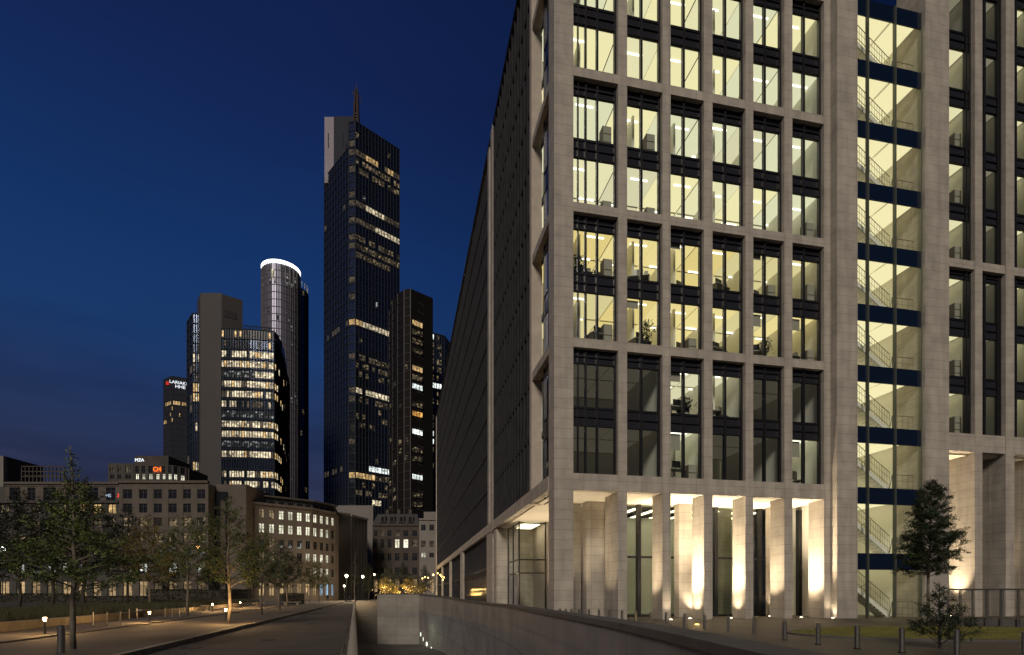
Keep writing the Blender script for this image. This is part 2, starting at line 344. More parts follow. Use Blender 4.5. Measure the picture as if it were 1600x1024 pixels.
# handrail at the camera, running away over the ramp edge
hr = empty('handrail', 'slender handrail on posts between the street and the sunken ramp', 'railing', (0,0,0))
mb = MB(); pts = [(rail_x(y)+.01, y, .98) for y in (.9,10,25,45,62,80,100)]
mb.tube(pts, .030, 10); mb.build('top_rail', mat('worn_rail', (.24,.21,.17), .5), hr, smooth=True)
mb = MB(); mb.tube([(rail_x(y)-.2, y, .25) for y in (2,30,60,100)], .03, 6); mb.build('lower_rail', METAL, hr)
for i in range(40):
    y = 2.2+i*2.4; mb = MB(); mb.box(-.025,.025,-.008,.008,0,1.1); mb.build('post', BRONZE, hr, (rail_x(y), y, -.13))

# ================================================================== OFFICE BUILDING
OX, OY = 2.145, 28.1; TH = math.atan2(.1977,.9803)
def sx(px, yl=0.0):
    u = (px-HX)/F; return (u*(OY+.9803*yl)-OX+.1977*yl)/(.9803-.1977*u)
def worldp(x, y, z=0): return (OX+.9803*x-.1977*y, OY+.1977*x+.9803*y, z)
B = empty('office_building', 'large pale stone office block with lit windows, arcade and glazed stair tower', 'building', (OX,OY,0), TH)
TOP = 41.4; Z0 = 7.62; FH = 3.5; SOF = 6.76
ops = [(1.04,3.49),(3.99,6.0),(6.47,8.43),(8.94,10.94),(11.42,13.37),(13.88,15.93)]
piers = [(0,1.04)]+[(ops[i][1], ops[i+1][0]) for i in range(5)]+[(15.93,16.45)]
for i, (a, b) in enumerate(piers):
    mb = MB()
    if i == 0: mb.box(a, b, 0, 1.0, -.3, TOP)
    elif i == 1: mb.box(a, b, 0, 1.9, -.3, SOF); mb.box(a, b, 0, .55, SOF, TOP)
    else: mb.box(a, b, 0, 1.22, -.3, SOF); mb.box(a, b, 0, .55, SOF, TOP)
    mb.build('stone_pier', STONE, B)
zb = [SOF]+[Z0+7*j+6.52 for j in range(0,5)]
for j, z in enumerate(zb):
    for (a, b) in ops:
        MB().box(a, b, .02, .50, z, (Z0 if j == 0 else z+.48)).build('stone_beam', STONE, B)
def make_window(x0, x1, z0, h_glass, h_tot, mull, parent=B, y=.34, name='window', thick=.05, bottom=.06, panel=DPANEL):
    """dark metal frame, opaque head panels and one pane (a sub-part)"""
    mb = MB(); f = thick
    mb.box(x0, x0+f, y-.05, y+.09, z0, z0+h_tot); mb.box(x1-f*2.2, x1, y-.09, y+.09, z0, z0+h_tot)
    mb.box(x0+f, x1-f*2.2, y-.05, y+.09, z0, z0+bottom)
    mb.box(x0+f, x1-f*2.2, y-.06, y+.09, z0+h_glass, z0+h_glass+.05)
    mb.box(x0+f, x1-f*2.2, y-.07, y+.09, z0+h_glass+(h_tot-h_glass)*.48, z0+h_glass+(h_tot-h_glass)*.48+.07)
    mb.box(x0+f, x1-f*2.2, y-.04, y+.09, z0+h_tot-.05, z0+h_tot)
    for fr, wd in mull:
        xm = x0+(x1-x0)*fr; mb.box(xm-wd/2, xm+wd/2, y-.11, y+.085, z0+.01, z0+h_tot-.01)
    mb.box(x0+f, x1-f*2.2, y+.005, y+.05, z0+h_glass+.05, z0+h_tot-.05, 1)
    o = mb.build(name, [METAL, panel], parent)
    g = MB(); g.face([(x0+f,y+.03,z0+bottom),(x1-f*2.2,y+.03,z0+bottom),(x1-f*2.2,y+.03,z0+h_glass),(x0+f,y+.03,z0+h_glass)])
    g.build('pane', GL, o); return o
NS = 8
litmap = {}
for k in range(NS):
    for c in range(6):
        litmap[k, c] = True
for c in (0,1,3,4): litmap[0, c] = False
for c in (0,1,4,5): litmap[1, c] = False
for k in range(NS):
    z0 = Z0+FH*k; low = (k % 2 == 0)
    for c, (a, b) in enumerate(ops):
        mull = [(.14,.05),(.31,.09),(.57,.10)] if c == 0 else [(.46,.12)]
        make_window(a, b, z0, 2.55 if low else 2.30, 3.5 if low else 3.02, mull)
    MB().box(.60, 16.44, .47, 7.6, z0-.32, z0-.02).build('floor_slab', CARPET, B)
    MB().box(.66, 16.4, 6.6, 6.75, z0, z0+3.1).build('back_wall', WHITE, B)
    for c in range(6):
        a = .6 if c == 0 else ops[c][0]-.25; b = ops[c][1]+.25
        same = c < 5 and litmap[k, c] == litmap[k, c+1]
        if not same: MB().box(b-.06, b+.06, .6, 6.5, z0, z0+3.1).build('partition', WHITE, B)
        # suspended white ceiling; glowing panels below it stand in for a lamp-lit ceiling
        on = litmap[k, c]; zc = z0+2.92; mb = MB(); mb.box(a+.06, b-.06, .62, 6.55, zc, zc+.06)
        mb.box(a+.06, b-.06, .62, .78, zc-.02, zc); mb.box(a+.06, b-.06, 3.55, 3.65, zc-.06, zc)
        mb.build('ceiling', WHITE, B)
        m = fr0.choice(CY if k in (2,3) else CW) if on else CEILD
        mb = MB()
        for j in range(4):
            y_ = .80+j*1.43; mb.box(a+.03, b-.03, y_, y_+1.40, zc-.035, zc-.005)
        mb.build('ceiling_glow', m, B)
        if on:
            mb = MB()
            for j in range(2): yy = 1.3+fr0.random()*.5+j*2.0; xx = a+.5+fr0.random()*(b-a-1.6); mb.box(xx, xx+1.0, yy, yy+.07, zc-.10, zc-.05)
            mb.build('luminaire', SPOT, B)
            if fr0.random() < .22: bh = fr0.choice((.3,.55,.8)); xq = ops[c][0]; xr = ops[c][1]; MB().box(xq+.1, xq+(xr-xq)*.42, .50, .51, z0+2.4-bh, z0+2.5).build('roller_blind', SILG, B)
        if on and rnd.random() < .55: MB().box(a+1.2, a+1.32, 1.5, 5.8, z0, z0+3.0).build('partition', WHITE, B)
    if True: MB().box(.62, .66, 4.9, 6.5, z0, z0+3.1).build('partition', WHITE, B)
MB().box(1.04,16.4,.9,7.6,Z0+FH*NS+.1,TOP).build('roof_core', STONEP, B)

# stair tower between two broad piers, standing half a metre proud
YT = -.5
ta0, ta1 = sx(1308,YT), sx(1340,YT); tg0, tg1 = ta1, sx(1446,YT); tb1 = sx(1483,YT)
MB().box(ta0, ta1, YT, 1.2, -.3, TOP).build('stone_pier', STONE, B)
MB().box(16.45, ta0, .35, 1.2, -.3, TOP).build('recessed_pier', STONEP, B)
MB().box(tg1, tb1, YT, 1.4, -.3, TOP).build('stone_pier', STONE, B)
sw = tg1-tg0; m1 = tg0+sw*((sx(1361,YT)-tg0)/sw); m2 = sx(1404,YT)
levels = [3.72-3.72, 3.72]+[7.5+3.5*i for i in range(0,9)]
def rail_run(mb, p, q, h=.95, r=.015, bal=.20):
    p = Vector(p); q = Vector(q); n = max(1, int((q-p).length/bal))
    mb.tube([p+Vector((0,0,h)), q+Vector((0,0,h))], r*1.3, 6)
    mb.tube([p+Vector((0,0,h*.18)), q+Vector((0,0,h*.18))], r, 4); mb.tube([p+Vector((0,0,h*.62)), q+Vector((0,0,h*.62))], r*.6, 4)
    for i in range(n+1):
        c = p.lerp(q, i/n); rr = r if i % 5 == 0 else r*.55
        mb.tube([c, c+Vector((0,0,h))], rr, 4, caps=False)
STM = mat('stair_mullion', (.12,.13,.105), .45, .4)
BAL = mat('stair_balustrade', (.20,.19,.15), .4, .5)
for i in range(len(levels)-1):
    z0, z1 = levels[i], levels[i+1]; H = z1-z0-.95
    # band of blue glass hiding the slab edge
    mb = MB(); mb.box(tg0, tg1, YT+.25, YT+.31, z1-.95, z1); mb.build('blue_band', BPANEL, B)
    w_ = MB(); 
    for xm in (m1, m2): w_.box(xm-.035, xm+.035, YT+.16, YT+.36, z0, z1)
    w_.box(tg0, tg0+.03, YT+.2, YT+.36, z0, z1); w_.box(tg1-.06, tg1, YT+.2, YT+.36, z0, z1)
    wo_ = w_.build('stair_window', STM, B)
    g = MB(); g.face([(tg0,YT+.28,z0),(tg1,YT+.28,z0),(tg1,YT+.28,z1-.95),(tg0,YT+.28,z1-.95)]); g.build('pane', GL, wo_)
    MB().box(tg0-.1, tg1+.1, YT+.5, 1.3, z1-.45, z1-.03).box(tg0-.1, tg0+.5, 1.3, 4.6, z1-.45, z1-.03).box(m2+.1, tg1+.1, 1.3, 4.6, z1-.3, z1-.03).build('stair_landing', WHITE, B)
    mb = MB(); mb.box(tg0-.1, tg1+.1, 4.6, 4.75, z0, z1); mb.box(tg0-.16, tg0-.1, .8, 4.6, z0, z1); mb.box(tg1+.1, tg1+.16, .8, 4.6, z0, z1)
    mb.box(sx(1418,2.5), sx(1428,2.5), 2.2, 2.6, z0, z1-.3); mb.build('stairwell_wall', WHITE, B)
    # upper flight: from mid landing (left, high) down to the floor (right)
    fl = MB(); zm = z0+(z1-z0)*.52-.1; xa, xb = tg0+.75, m2+.25; n = 10; y0_, y1_ = .35, 1.15
    fl.box(tg0-.05, xa, y0_, 2.3, zm-.16, zm)
    for t in range(n):
        x_a = xa+(xb-xa)*t/n; x_b = xa+(xb-xa)*(t+1)/n; zt = zm-(zm-z0)*(t+1)/(n+1)
        fl.box(x_a, x_b, y0_+.04, y1_-.04, zt-.17, zt)
    fl.face([(xa,y0_,zm),(xa,y0_,zm-.3),(xb,y0_,z0-.1),(xb,y0_,z0+.2)]); fl.face([(xa,y0_+.04,zm-.3),(xa,y1_,zm-.3),(xb,y1_,z0-.1),(xb,y0_+.04,z0-.1)])
    st = fl.build('staircase', WHITE, B)
    rl = MB(); rail_run(rl, (xa,y0_,zm), (xb,y0_,z0+.15)); rail_run(rl, (tg0,y0_,zm), (xa,y0_,zm)); rail_run(rl, (xb+.15,y0_-.05,z0), (tg1,y0_-.05,z0), bal=.3); rl.tube([(xb,y0_,z0+.1),(xb+.15,y0_-.05,z0+.95)], .02, 5)
    rail_run(rl, (xa+.1,1.3,z0+.3), (xb-.4,1.3,z0+1.2))
    rl.build('balustrade', BAL, st)
    MB().box(tg0+.55, m2+.05, .0, 4.5, z1-.50, z1-.46).box(m2+.2, tg1-.1, .1, 4.4, z1-.52, z1-.48).build('ceiling_glow', CEILS, B)  # added glowing panels under the landings, brightening the stairwell walls
    MB().tube([(m1+1.1,4.55,z0+2.1),(m1+1.1,4.55,z0+2.3)], .09, 8).build('wall_light', em('stair_lamp_%d' % i, (1,.9,.6), 6), B)

# right wing
W0 = tb1
wop = [(tb1+.02, sx(1523.5)), (sx(1535), sx(1571.5)), (sx(1585), sx(1618)), (sx(1632), sx(1662))]
wpi = [(wop[i][1], wop[i+1][0]) for i in range(3)]+[(wop[3][1], wop[3][1]+3)]
for (a, b) in wpi: MB().box(a, b, 0, .55, 10.0, TOP).box(a, b, 0, .9, -.3, 10.0).build('stone_pier', STONE, B)
for z0_, z1_ in ((10.02,11.1),(21.1,21.6)):
    for (a, b) in wop: MB().box(a, b, .03, .5, z0_, z1_).build('stone_beam', STONE, B)
for k in range(8):
    z0 = 11.1+3.5*k; top = (k == 2)
    for c, (a, b) in enumerate(wop[:4]):
        zz = z0 if k < 3 else z0
        make_window(a, b, zz+(.1 if k == 3 else 0), 2.5, (3.0 if top else (3.4 if k == 3 else 3.5)), [(.27,.17),(.86,.12)], name='wing_window')
    MB().box(tb1+.2, wop[3][1]+1, .47, 5.6, z0-.32, z0-.02).build('floor_slab', CARPET, B)
    MB().box(tb1+.2, wop[3][1]+1, 5.0, 5.1, z0, z0+3.1).build('back_wall', WHITE, B)
    for c, (a, b) in enumerate(wop[:4]):
        on = {0: k < 7, 1: False, 2: True, 3: True}[c] and not (k == 7 and c == 0)
        MB().box(b+.2, b+.3, .6, 5.0, z0, z0+3.1).build('partition', WHITE, B)
        MB().box(a-.2, b+.2, .62, 5.0, z0+2.92, z0+2.98).build('ceiling', WHITE, B)
        mb = MB(); 
        for j in range(3): mb.box(a-.1, b+.1, .8+j*1.4, 2.1+j*1.4, z0+2.88, z0+2.915)
        mb.build('ceiling_glow', CEILW if on else CEILD2, B)  # wing ceilings glow themselves in place of room lamps
# tall arcade of the wing: deep slab piers, dark slots between them, soffit
MB().box(tb1+.02, tb1+12, .5, 6, 9.9, 10.2).build('soffit', SOFFIT, B)
for (pxa, pxb, ya, yb) in ((1486,1522,2.6,4.2),(1526,1534,.9,2.4),(1540,1572,2.6,4.0)):
    MB().box(sx(pxa,ya), sx(pxb,ya), ya, yb, -.3, 9.9).build('stone_fin', STONE, B)
for (a, b) in wpi[:3]: MB().box(a-.02, a+.35, .9, 2.7, -.3, 9.9).build('stone_fin', STONE, B)
MB().box(tb1, tb1+12, 4.3, 4.4, -.2, 9.9).build('arcade_glazing', DPANEL, B)

# main arcade
MB().box(1.0, 16.45, .5, 4.6, SOF+.02, SOF+.25).box(.4, 4.2, 1.0, 19.4, SOF+.03, SOF+.24).build('soffit', SOFFIT, B)
ARG = MB(); ARG.box(4.6, 16.4, 3.9, 3.96, 0, SOF)
AG = MB().box(4.7, 16.4, 3.9, 3.93, 0, SOF).build('arcade_glazing', GLD, B)
mb = MB()
for px in (998,1068,1118,1187,1249): 
    x_ = sx(px,3.8); mb.box(x_-.11, x_+.11, 3.7, 4.0, 0, SOF)
mb.box(4.7,16.4,3.78,3.97,3.55,3.67); mb.box(4.7,16.4,3.8,3.97,.0,.12); mb.build('mullion_frame', METAL, AG)
MB().box(4.7, 16.4, 9.0, 9.1, 0, SOF).box(4.7,4.8,4,9,0,SOF).build('lobby_wall', WHITE, B)
MB().box(4.7, 16.4, 4.0, 9.1, -.25, .01).build('lobby_floor', COPE, B)
mb = MB()
for i in range(8): mb.box(5.1+i*1.4, 5.4+i*1.4, 4.8, 8.6, SOF-.1, SOF-.05)
mb.build('ceiling_glow', CEILF, B)
for px, pb in ((1061,1079),(1206,1216)): MB().box(sx(px,2.9), sx(pb,2.9)+.1, 2.9, 3.5, -.2, SOF).build('inner_column', STONE, B)
MB().box(sx(1128,4.5), sx(1141,4.5), 4.4, 5, -.2, SOF).build('inner_column', STONE, B)
# stone walls at the corner of the arcade
MB().box(sx(833/1*1,3.4)+0, sx(845,3.4), 3.4, 4.0, -.2, SOF).build('inner_column', STONE, B) if False else None
MB().box(2.9, 4.0, 3.3, 4.0, -.2, SOF).box(4.02, 4.7, 2.6, 4.0, -.2, SOF).box(1.9,2.88,4.3,5.2,-.2,SOF).build('inner_wall', STONE, B)
MB().box(3.3, 3.7, 4.0, 6.2, -.2, SOF).build('inner_wall', STONE, B)
MB().box(3.28,3.3,6.3,7.9,0,SOF).build('dark_panel', DPANEL, B)
MB().box(2.6, 3.3, 8.0, 8.6, -.2, SOF).build('inner_column', STONE, B)
# glass vestibule with a dark door
vs = MB(); 
for (x_, y_) in ((.9,12.6),(.9,16.9),(2.9,12.6),(.9,14.8)): vs.box(x_-.05,x_+.05,y_-.05,y_+.05,0,SOF)
for z_ in (2.9, 3.9, 6.6): vs.box(.86,.94,12.6,16.9,z_,z_+.10); vs.box(.9,2.9,12.56,12.64,z_,z_+.10)
V = vs.build('glass_vestibule', BRONZE, B)
g = MB(); g.face([(.9,12.6,0),(.9,16.9,0),(.9,16.9,SOF),(.9,12.6,SOF)]); g.face([(.9,12.6,0),(2.9,12.6,0),(2.9,12.6,SOF),(.9,12.6,SOF)]); g.build('pane', GL, V)
MB().box(.95,1.0,13.6,16.8,0,2.9).build('door', METAL, V)
MB().box(3.1, 3.2, 8.6, 19.3, 0, SOF).build('inner_wall', STONEP, B)
MB().box(1.4,2.6,13.2,16.0,SOF-.12,SOF-.08).build('ceiling_glow', CEILF, B)
MB().box(0, 3.2, 17.3, 18.6, -.2, SOF).build('inner_wall', STONE, B)

# ---- long left side
Lf = B
def fins(y0, y1, z0, z1, step, name='fin_wall', glow=False, x=.0):
    """one dark panel field with raised vertical fins"""
    mb = MB(); mb.box(x+.16, x+.26, y0, y1, z0, z1, 1); n = int((y1-y0)/step)
    for i in range(n+1):
        y_ = y0+(y1-y0)*i/n; mb.box(x+(.02 if y0 < 20 else .115), x+.17, y_-.035, y_+.035, z0+.01, z1-.01)
    nf = round((z1-z0)/3.5)
    for i in range(1, nf):
        z_ = z0+(z1-z0)*i/nf; mb.box(x+.09, x+.165, y0, y1, z_-.16, z_+.16, 2)
    return mb.build(name, [FIN, SPAN, SBAND], Lf)
# corner bay windows on the side
for j in range(5):
    z0 = Z0+7*j
    for k in (0,1):
        zz = z0+3.5*k; h = 3.5 if k == 0 else 3.02
        mb = MB(); mb.box(.25,.42,1.0,1.06,zz,zz+h); mb.box(.25,.42,2.0,2.06,zz,zz+h); mb.box(.25,.42,3.0,3.08,zz,zz+h); mb.box(.27,.42,1.06,3.0,zz,zz+.1); mb.box(.30,.40,1.06,3.0,zz+2.5,zz+h-.02,1)
        o = mb.build('corner_window', [METAL, DPANEL], B)
        g = MB(); g.face([(.34,1.0,zz),(.34,3.0,zz),(.34,3.0,zz+2.5),(.34,1.0,zz+2.5)]); g.build('pane', GL, o)
    MB().box(.02,.5,1.0,4.9,z0-.48,z0).build('stone_beam', STONE, B)
MB().box(.75,.85,3.06,4.9,SOF,TOP).build('recess_panel', METAL, B)
MB().box(.3,.75,3.06,3.1,SOF,TOP).build('recess_panel', METAL, B)
MB().box(-.02,.6,4.85,5.35,SOF,TOP).build('stone_pier', STONEP, B)
fins(5.4, 18.9, Z0, TOP-.1, .90)
MB().box(-.06,.5,18.95,20.0,SOF,TOP).build('stone_pier', STONE, B)
MB().box(.9,1.5,20.0,22.0,SOF,TOP).build('recess_panel', STONEP, B)
MB().box(.0,.5,21.2,22.0,SOF,TOP).build('stone_pier', STONE, B)
fins(22.0, 96.4, Z0, TOP-.15, .72)
MB().box(-.03,.6,96.4,96.9,-.2,TOP+.05).build('stone_pier', STONEP, B)
MB().box(-.04,.45,1.0,96.4,SOF+.12,Z0).build('side_beam', STONE, B)
MB().box(.27,30,22.0,96.9,7.7,TOP).box(1.5,30,7.7,22.0,7.7,TOP).build('building_core', METAL, B)
MB().box(-.05,.9,5.35,96.4,TOP-.1,TOP+.05).build('parapet', METAL, B)
y_ = 20.0
MB().box(0,.8,19.4,22.6,-.2,SOF+.12).build('stone_pier', STONE, B)
segs = [(23.0,42.5),(45.5,60),(62.5,78),(80,96.3)]
for i, (a, b) in enumerate(segs):
    fins(a, b, -.1, SOF+.12, .8, x=.1)
    MB().box(.0,.7,b,(segs[i+1][0] if i < 3 else b+.1),-.2,SOF+.11).build('stone_pier', STONE, B)
MB().box(.5,.8,22.6,96.4,-.2,SOF+.1).build('plinth_wall', METAL, B)

# ---- uplights in front of the columns
WARM = (1.0,.79,.52)
def uplight(x, y, e, label, aim=(0,0,1), spot=58, group='ground uplights of the arcade'):
    wx, wy, _ = worldp(x, y); o = empty('uplight', label, 'uplight', (wx,wy,.0), TH, group)
    MB().tube([(0,0,-.02),(0,0,.035)], .10, 14).build('housing', STEEL, o)
    MB().tube([(0,0,.036),(0,0,.045)], .07, 14).build('lens', LAMPW, o)
    lamp('SPOT', (0,0,.08), e*.55, WARM, o, .08, aim, R(spot), 1.0)
ups = [(1.5,1.0,1200,'behind the corner column'),(4.3,.9,3200,'just right of the second column'),(6.75,.75,12000,'just right of the third column'),(9.2,.75,9500,'just right of the fourth column'),
       (11.7,.8,4500,'just right of the fifth column'),(14.15,.75,12000,'just right of the sixth column'),(16.20,-.35,250,'in the notch beside the stair tower')]
for x_, y_, e_, t_ in ups: uplight(x_, y_, e_, 'small round ground uplight '+t_, aim=((.30 if e_ > 250 else 0), (.04 if y_ > 0 else .06), 1), spot=80)
for x_, y_, e_, t_ in ((6.23,-.50,260,'before the face of the third column'),(7.95,.62,1100,'close to the lit flank of the fourth column'),(10.45,.62,900,'close to the flank of the fifth column'),(14.95,.62,1100,'close to the glowing last flank'),(9.4,2.4,1300,'deep in the fourth opening'),(14.3,2.5,1000,'deep in the sixth opening'),(12.1,2.4,1200,'deep in the fifth opening'),(7.2,2.4,1300,'deep in the third opening')):
    uplight(x_, y_, e_, 'small round ground uplight '+t_, aim=(.05,.1,1), spot=100)
uplight(tb1+.3,1.3,7000,'round ground uplight under the right wing beside the stair tower',(0.1,.1,1))
uplight(wop[0][1]-.9,.8,8000,'round ground uplight under the right wing at its first column',(.12,.1,1))
uplight(wop[1][1]-1.0,1.2,5500,'round ground uplight under the right wing at its second column',(.1,.1,1))
uplight(wop[2][0]+.4,1.2,2500,'bright round ground uplight at the right edge, inside the steel frame',(0,.2,1))
uplight(1.6,2.4,1800,'round ground uplight in the corner bay of the arcade',(.05,.1,1),80)
uplight(1.6,7.2,3000,'round ground uplight in the side arcade near the corner',(.1,.1,1),90)
uplight(1.4,11.0,2600,'round ground uplight before the glass vestibule',(.05,.2,1),90)
uplight(-.7,24.5,200,'round ground uplight washing the dark side panels nearest the stone pier',(.25,.15,1),60)
uplight(-.7,31.0,160,'round ground uplight washing the middle of the dark side panels',(.25,.15,1),60)
uplight(-.7,38.0,140,'round ground uplight washing the far end of the first dark side panels',(.25,.15,1),60)

# ================================================================== OFFICE FURNITURE (seen in the lit rooms)
def desk(x, y, z, label, rz=0):
    X, Y_, _ = worldp(x, y); o = empty('desk', label, 'desk', (X,Y_,z), TH+rz, 'desks behind the office windows')
    MB().box(-.6,.6,-.35,.35,.70,.74).build('desk_top', SILG, o, bevel=.005)
    for s in (-1,1): MB().box(s*.55-.03,s*.55+.03,-.3,.3,0,.70).build('leg', SILH, o)
    MB().box(-.27,.27,-.02,.02,.86,1.22).box(-.03,.03,-.02,.02,.74,.86).box(-.12,.12,-.1,.1,.74,.76).build('monitor', SCREEN, o)
    MB().box(.32,.52,-.2,.1,.74,1.0).build('document_tray', SILG, o)
def cabinet(x, y, z, h, label):
    X, Y_, _ = worldp(x, y); o = empty('filing_cabinet', label, 'cabinet', (X,Y_,z), TH, 'cabinets behind the office windows')
    MB().box(-.25,.25,-.25,.25,0,h).build('carcass', SILH, o, bevel=.01)
    n = max(2, int(h/.4))
    for i in range(n):
        d = MB().box(-.22,.22,-.275,-.25,.03+i*h/n,h/n*(i+1)-.02).build('drawer', SILG, o)
def chair(x, y, z, label):
    X, Y_, _ = worldp(x, y); o = empty('office_chair', label, 'chair', (X,Y_,z), TH+.4, 'chairs behind the office windows')
    MB().box(-.24,.24,-.24,.24,.42,.50).build('seat', SILH, o, bevel=.03); MB().box(-.22,.22,.20,.27,.58,1.1).build('backrest', SILH, o, bevel=.03)
    mb = MB(); mb.tube([(0,0,.08),(0,0,.42)], .03, 8)
    for k in range(5): a = k*math.tau/5; mb.tube([(0,0,.1),(.28*math.cos(a),.28*math.sin(a),.04)], .02, 6)
    mb.build('base', SILH, o)
def pot_plant(x, y, z, h, label):
    X, Y_, _ = worldp(x, y); o = empty('potted_plant', label, 'plant', (X,Y_,z), 0)
    MB().tube([(0,0,0),(0,0,.35)], [.13,.18], 12).build('pot', SILG, o)
    mb = MB(); r = random.Random(int(x*10))
    MB().tube([(0,0,.3),(.03,.02,h*.8)], .02, 6).build('stem', BARKD, o)
    for i in range(260):
        c = Vector((r.gauss(0,.17), r.gauss(0,.17), h*r.uniform(.45,1.0))); a = Vector((r.gauss(0,1),r.gauss(0,1),r.gauss(0,1))).normalized()*.09; b2 = a.orthogonal().normalized()*.04
        mb.face([c-a,c+b2,c+a,c-b2])
    mb.build('foliage', LEAFD, o)
fr = random.Random(3)
cn = ['first','second','third','fourth','fifth','sixth']
for k in (0,1,2,3,4,5):
    for c in range(6):
        if not litmap[k, c]: continue
        a, b = ops[c]; z = Z0+FH*k; where = 'behind the %s window of the %s storey above the arcade' % (cn[c], ORD[k+1])
        if k <= 3:
            if fr.random() < .72: desk(a+.65+fr.random()*(b-a-1.3), 1.1+fr.random()*.5, z, 'dark desk with monitor '+where, fr.uniform(-.5,.5))
            if fr.random() < .55: chair(b-.45, 1.5, z, 'dark swivel chair '+where)
            if fr.random() < .5: cabinet(b-.30, .95, z, fr.choice((.9,1.2)), 'filing cabinet '+where)
        elif c in (0,1) or fr.random() < .15:
            cabinet(b-.35, .95, z, fr.choice((.8,1.3)), 'tall filing cabinet '+where)
pot_plant(1.6, .95, Z0+FH*3, 1.3, 'small potted plant in the first window of the fourth storey'); pot_plant(12.9, 1.0, Z0+FH*2, 1.45, 'potted plant in the fifth window of the third storey'); pot_plant(7.9, 1.0, Z0+FH*1, 1.2, 'potted plant in the third window of the second storey')
pot_plant(5.55, 1.0, Z0+FH*2, 1.75, 'tall leafy potted plant silhouetted in the second window of the third storey')
for k in range(0,6):
    a, b = wop[0]; cabinet(b-.45, .95, 11.1+3.5*k, 1.25, 'filing cabinet behind the first right wing window, %s storey' % ORD[k+1])
    a, b = wop[2]; cabinet(a+.6, .95, 11.1+3.5*k, 1.1, 'filing cabinet behind the right wing window at the frame edge, %s storey' % ORD[k+1])
pot_plant(5.2, 5.0, 2.4, 1.9, 'bushy plant inside the lobby glass, left of the third column') if False else None

# ================================================================== TOWERS AND FAR BUILDINGS
def face_grid(parent, p0, p1, z0, z1, nf, nc, pat, skin, bar, bw=.18, fill=(.86,.62), budget=None, name='window', vis=True):
    """curtain wall between plan points p0-p1 (outside to the right of p0->p1): skin, mullion grid, windows"""
    d = Vector((p1[0]-p0[0], p1[1]-p0[1])); Lx = d.length; d.normalize(); n = Vector((d.y, -d.x))
    def P(s, z, o): return (p0[0]+d.x*s+n.x*o, p0[1]+d.y*s+n.y*o, z)
    mb = MB(); mb.face([P(0,z0,0),P(Lx,z0,0),P(Lx,z1,0),P(0,z1,0)])
    mb.build('glass_skin', skin, parent)
    fh = (z1-z0)/nf; cw = Lx/nc
    if bw:
        mb = MB()
        for i in range(nc+1):
            s = i*cw; mb.obox(P(s-bw/2,0,0)[:2], P(s+bw/2,0,0)[:2], -.30, .0, z0, z1)
        for j in range(nf+1):
            z = z0+j*fh; mb.obox(P(0,0,0)[:2], P(Lx,0,0)[:2], -.22, .0, z-bw*.6, z+bw*.6)
        mb.build('mullion_grid', bar, parent)
    rest = {}
    for j in range(nf):
        for i in range(nc):
            m = pat(i, j)
            if m is None: continue
            a = i*cw+cw*(1-fill[0])/2; b = a+cw*fill[0]; za = z0+j*fh+fh*(1-fill[1])/2; zb_ = za+fh*fill[1]
            q = [P(a,za,.06),P(b,za,.06),P(b,zb_,.06),P(a,zb_,.06)]; uv = [(a,za),(b,za),(b,zb_),(a,zb_)]
            if budget and budget[0] > 0:
                budget[0] -= 1; w1 = MB(); w1.face(q, 0, uv); w1.build(name, m, parent)
            else:
                rest.setdefault(m.name, (MB(), m))[0].face(q, 0, uv)
    return rest
def flush(parent, rests, name='window_rows'):
    allr = {}
    for r_ in rests:
        for k_, (mb, m) in r_.items(): allr.setdefault(k_, (MB(), m)); t = allr[k_][0]; [t.face([mb.v[i] for i in f], 0, uv) for f, uv in zip(mb.f, mb.uv)]
    if not allr: return
    big = MB(); ms = []
    for mi, (k_, (mb, m)) in enumerate(allr.items()):
        ms.append(m); [big.face([mb.v[i] for i in f], mi, uv) for f, uv in zip(mb.f, mb.uv)]
    o = big.build(name, ms, parent); o['kind'] = 'stuff'
def ch(r, opts):
    t = r.random()
    for p, m in opts:
        if t < p: return m
        t -= p
    return None

# --- tall glass tower with antenna
T = empty('glass_skyscraper', 'tallest dark glass skyscraper with an antenna on its roof', 'tower')
A0 = G(507,236.6); A1 = G(545,220.5); A2 = G(555.5,220); A3 = G(624,234); A4 = (A3[0]-16, A3[1]+17); ZT = 191.0; NF = 56
r1 = random.Random(11); fhT = ZT/NF
def fl_of(y, Yd=220): return int((1.3+(930-y)*Yd/858)/fhT)
rows = {fl_of(235): 'top', fl_of(320): 'W', fl_of(338): 'W2', fl_of(508): 'Y', fl_of(604): 'C', fl_of(725): 'C2', fl_of(748): 'Y2', fl_of(787): 'P'}
actv = {j: r1.random() < .5 for j in range(80)}
def patR(i, j):
    t = rows.get(j)
    if t == 'top': return LY if i in (3,4,5,6,10,11) else (LDIM if r1.random() < .5 else None)
    if t == 'W': return ch(r1, [(.85, LW if 2 < i < 9 else LDIM)])
    if t == 'W2': return ch(r1, [(.8, LW if i > 5 else LDIM)])
    if t == 'Y': return LW if r1.random() < .85 else LY
    if t == 'C': return ch(r1, [(.9, LW)])
    if t == 'C2': return LC if 3 < i < 11 else None
    if t == 'Y2': return LY if i < 6 else SPK
    if t == 'P': return LW if 4 < i < 8 else None
    y = 930-(j*fhT-1.3)*858/220
    if not actv[j]: return ch(r1, [(.05, SPK)])
    if 250 < y < 305 or 370 < y < 450: return ch(r1, [(.6, SPK), (.2, LDIM)])
    if 520 < y < 600: return ch(r1, [(.4, SPK), (.3, LDIM)])
    if 615 < y < 790: return ch(r1, [(.35, SPK), (.15, LDIM)])
    return ch(r1, [(.05, SPKC)])
